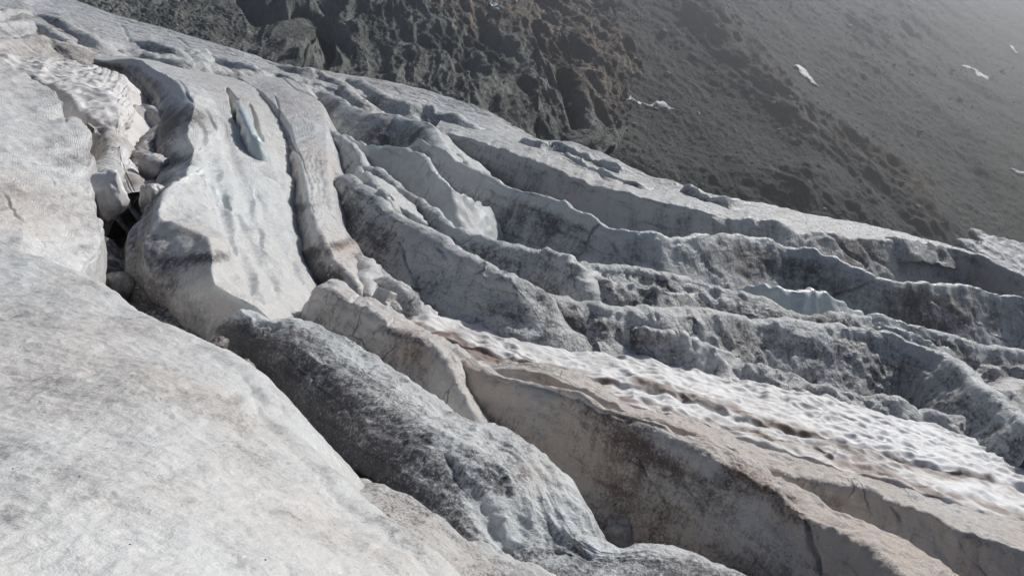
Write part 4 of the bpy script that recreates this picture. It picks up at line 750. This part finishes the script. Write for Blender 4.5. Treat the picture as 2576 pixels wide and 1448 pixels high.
# boulders strewn over scree and rubble
cnt = 0; tries = 0
def dens(x, y):
    return .9 * blob(x, y, 1720, 330, 170, 90, 25) + .6 * blob(x, y, 1640, 400, 120, 40, 40) + .5 * blob(x, y, 1950, 440, 160, 60, 35) + .25 + .7 * blob(x, y, 480, 40, 260, 60, 25) + .5 * blob(x, y, 900, 120, 200, 40, 30)
spots = []
while len(spots) < 294 and tries < 9000:
    tries += 1; x = rnd.uniform(330, 2576); y = rnd.uniform(0, 580)
    if y > ysil(x) - 4 or rnd.random() > dens(x, y): continue
    onc = x < np.interp(y, *CB); p, n_ = hit(B_CL if onc else B_SC, x, y)
    if p is None: continue
    if onc and not (x < 640 or 1430 < x or rnd.random() < .3): continue
    spots.append((p, n_, onc, x < 700))
LM = ((1640,260,'beside the curved snow patch'), (2030,195,'beside the long slanting snow patch'), (1680,186,'around the largest pale boulder'), (1850,420,'just above the glacier edge'), (1950,250,'on the brown rib of the scree'), (2280,500,'low on the right of the scree'),
      (2300,100,'in the haze at the upper right'), (1700,60,'high up near the top edge'), (2450,350,'near the right edge'), (1600,380,'below the brown cliff'), (2050,350,'in the middle of the scree'), (1800,330,'between glacier and snow patches'), (2100,500,'below the pale rock outcrop'))
LC = ((650,60,'left of the dark cleft'), (900,120,'below the cliff gully'), (1150,80,'among brown slabs'), (1500,300,'at the cliff foot'), (1450,100,'on the brown cliff spur'))
for p, n_, onc, left in spots:
    px_ = min(10, 3.0 / (rnd.random() ** .45 + .12))
    lab = 'grey boulder among the rubble above the upper glacier margin' if left else 'grey boulder lodged on the rock cliff' if onc else 'grey boulder lying on the dark scree slope'
    X_, Y_, _f = project(np.array([p[:]])); near_ = min(LC if onc else LM, key=lambda l: (l[0] - X_[0]) ** 2 + (l[1] - Y_[0]) ** 2)[2]
    if not left: lab = ('large' if px_ > 6.5 else 'small' if px_ < 3.6 else 'medium') + (' grey boulder on the rock cliff ' if onc else ' grey boulder on the dark scree ') + near_
    put_rock(rnd.choice(RK), p, n_, px_ / FOC * p.y, 'boulder', lab, 'boulder', 'boulders in the upper left rubble' if left else 'boulders on the rock cliff' if onc else 'boulders on the scree slope')
# countless scree stones, one body
small = [rock_mesh('stone', s, M_STONE, 1) for s in range(11, 15)]
SMV = []
for me in small:
    a = np.array([v.co[:] for v in me.vertices]); f = np.array([p.vertices[:] for p in me.polygons]); SMV.append((a, f))
vs, fs, base = [], [], 0
rs = np.random.RandomState(3); got = 0; tries = 0
while got < 7000 and tries < 40000:
    tries += 1; x = rs.uniform(280, 2576); y = rs.uniform(0, 600)
    if y > ysil(x) - 1 or rs.rand() > .35 + dens(x, y): continue
    onc = x < np.interp(y, *CB)
    if onc and not (x < 640 or (x > 1430 and y > 260) or rs.rand() < .25): continue
    p, n_ = hit(B_CL if onc else B_SC, x, y)
    if p is None: continue
    a, f = SMV[rs.randint(4)]; r_ = min(5.0, .85 / (rs.rand() ** .5 + .12)) / FOC * rs.uniform(.8, 1.2) * p.y; an = rs.uniform(0, 6.28); c_, s_ = math.cos(an), math.sin(an)
    b = a * r_ * rs.uniform(.7, 1.2, 3); b = np.stack([b[:, 0] * c_ - b[:, 1] * s_, b[:, 0] * s_ + b[:, 1] * c_, b[:, 2]], 1) + np.array(p)
    vs.append(b); fs.append(f + base); base += len(a); got += 1
me = bpy.data.meshes.new('scree_stones'); vs = np.concatenate(vs); loc = vs.mean(0); me.from_pydata((vs - loc).tolist(), [], np.concatenate(fs).tolist()); me.materials.append(M_STONE)
o = bpy.data.objects.new('scree_stones', me); o.location = loc; col.objects.link(o); tag(o, kind='stuff', label='loose grey stones covering the scree slope')
# pebbles on the foreground slope
PB = [rock_mesh('pebble', s, M_PEB, 1) for s in (21, 22, 23)]
for (x, y, s, lab) in ((326,1369,5.5,'largest black pebble on the pale foreground slope near the bottom'), (33,1178,4.5,'black pebble on the pale slope at the left edge'), (668,1408,5.5,'flat dark pebble at the bottom of the pale slope'),
                       (269,1127,3,'small dark pebble in the middle of the pale slope'), (75,1031,3,'dark pebble on the upper left of the pale slope'), (316,978,3,'dark pebble near the top of the pale slope'),
                       (348,1250,3,'thin dark pebble right of the middle of the pale slope'), (199,1198,3,'dark pebble low in the middle left of the pale slope'), (404,1003,2.5,'tiny dark pebble near the dark mound edge')):
    p, n_ = hit(B_FS, x, y)
    if p is not None: put_rock(rnd.choice(PB), p, n_, s / FOC * p.y, 'pebble', lab, 'pebble', 'pebbles on the foreground ice')
for i in range(70):
    x, y = rnd.uniform(0, 900), rnd.uniform(900, 1448); p, n_ = hit(B_FS, x, y)
    if p is None: continue
    s = rnd.uniform(1.0, 2.2)
    put_rock(rnd.choice(PB), p, n_, s / FOC * p.y, 'pebble', 'tiny dark grain of stone on the pale foreground slope', 'pebble', 'tiny stone grains on the foreground ice')

# ------------------------------------------------------------------ haze
bm = bmesh.new(); bmesh.ops.create_cube(bm, size=1); me = bpy.data.meshes.new('haze'); bm.to_mesh(me); bm.free()
hz = bpy.data.objects.new('haze', me); col.objects.link(hz)
zs = [(o.location.z + v[2]) for o in (CL, SC) for v in o.bound_box]; xs = [(o.location.x + v[0]) for o in (CL, SC) for v in o.bound_box]; ysb = [(o.location.y + v[1]) for o in (CL, SC) for v in o.bound_box]
allz = [o.location.z + min(v[2] for v in o.bound_box) for o in bpy.data.objects if o.type == 'MESH' and o is not hz]
x0, x1, y0_, y1_, z0, z1 = min(xs) - 220, max(xs) + 150, -60, max(ysb) + 20, min(allz) - 1.5, max(max(zs), 6) + 3
hz.location = ((x0 + x1) / 2, (y0_ + y1_) / 2, (z0 + z1) / 2); hz.scale = (x1 - x0, y1_ - y0_, z1 - z0)
hm = bpy.data.materials.new('haze'); hm.use_nodes = True; t_ = hm.node_tree; t_.nodes.clear()
pv = t_.nodes.new('ShaderNodeVolumePrincipled'); pv.inputs['Color'].default_value = (.93, .96, 1, 1); pv.inputs['Density'].default_value = .0016; pv.inputs['Anisotropy'].default_value = .9
ou = t_.nodes.new('ShaderNodeOutputMaterial'); t_.links.new(pv.outputs[0], ou.inputs['Volume']); me.materials.append(hm); tag(hz, kind='stuff')
print('total', round(time.time() - T0, 1), 'quads', sum(s[1] for s in STAT), STAT)
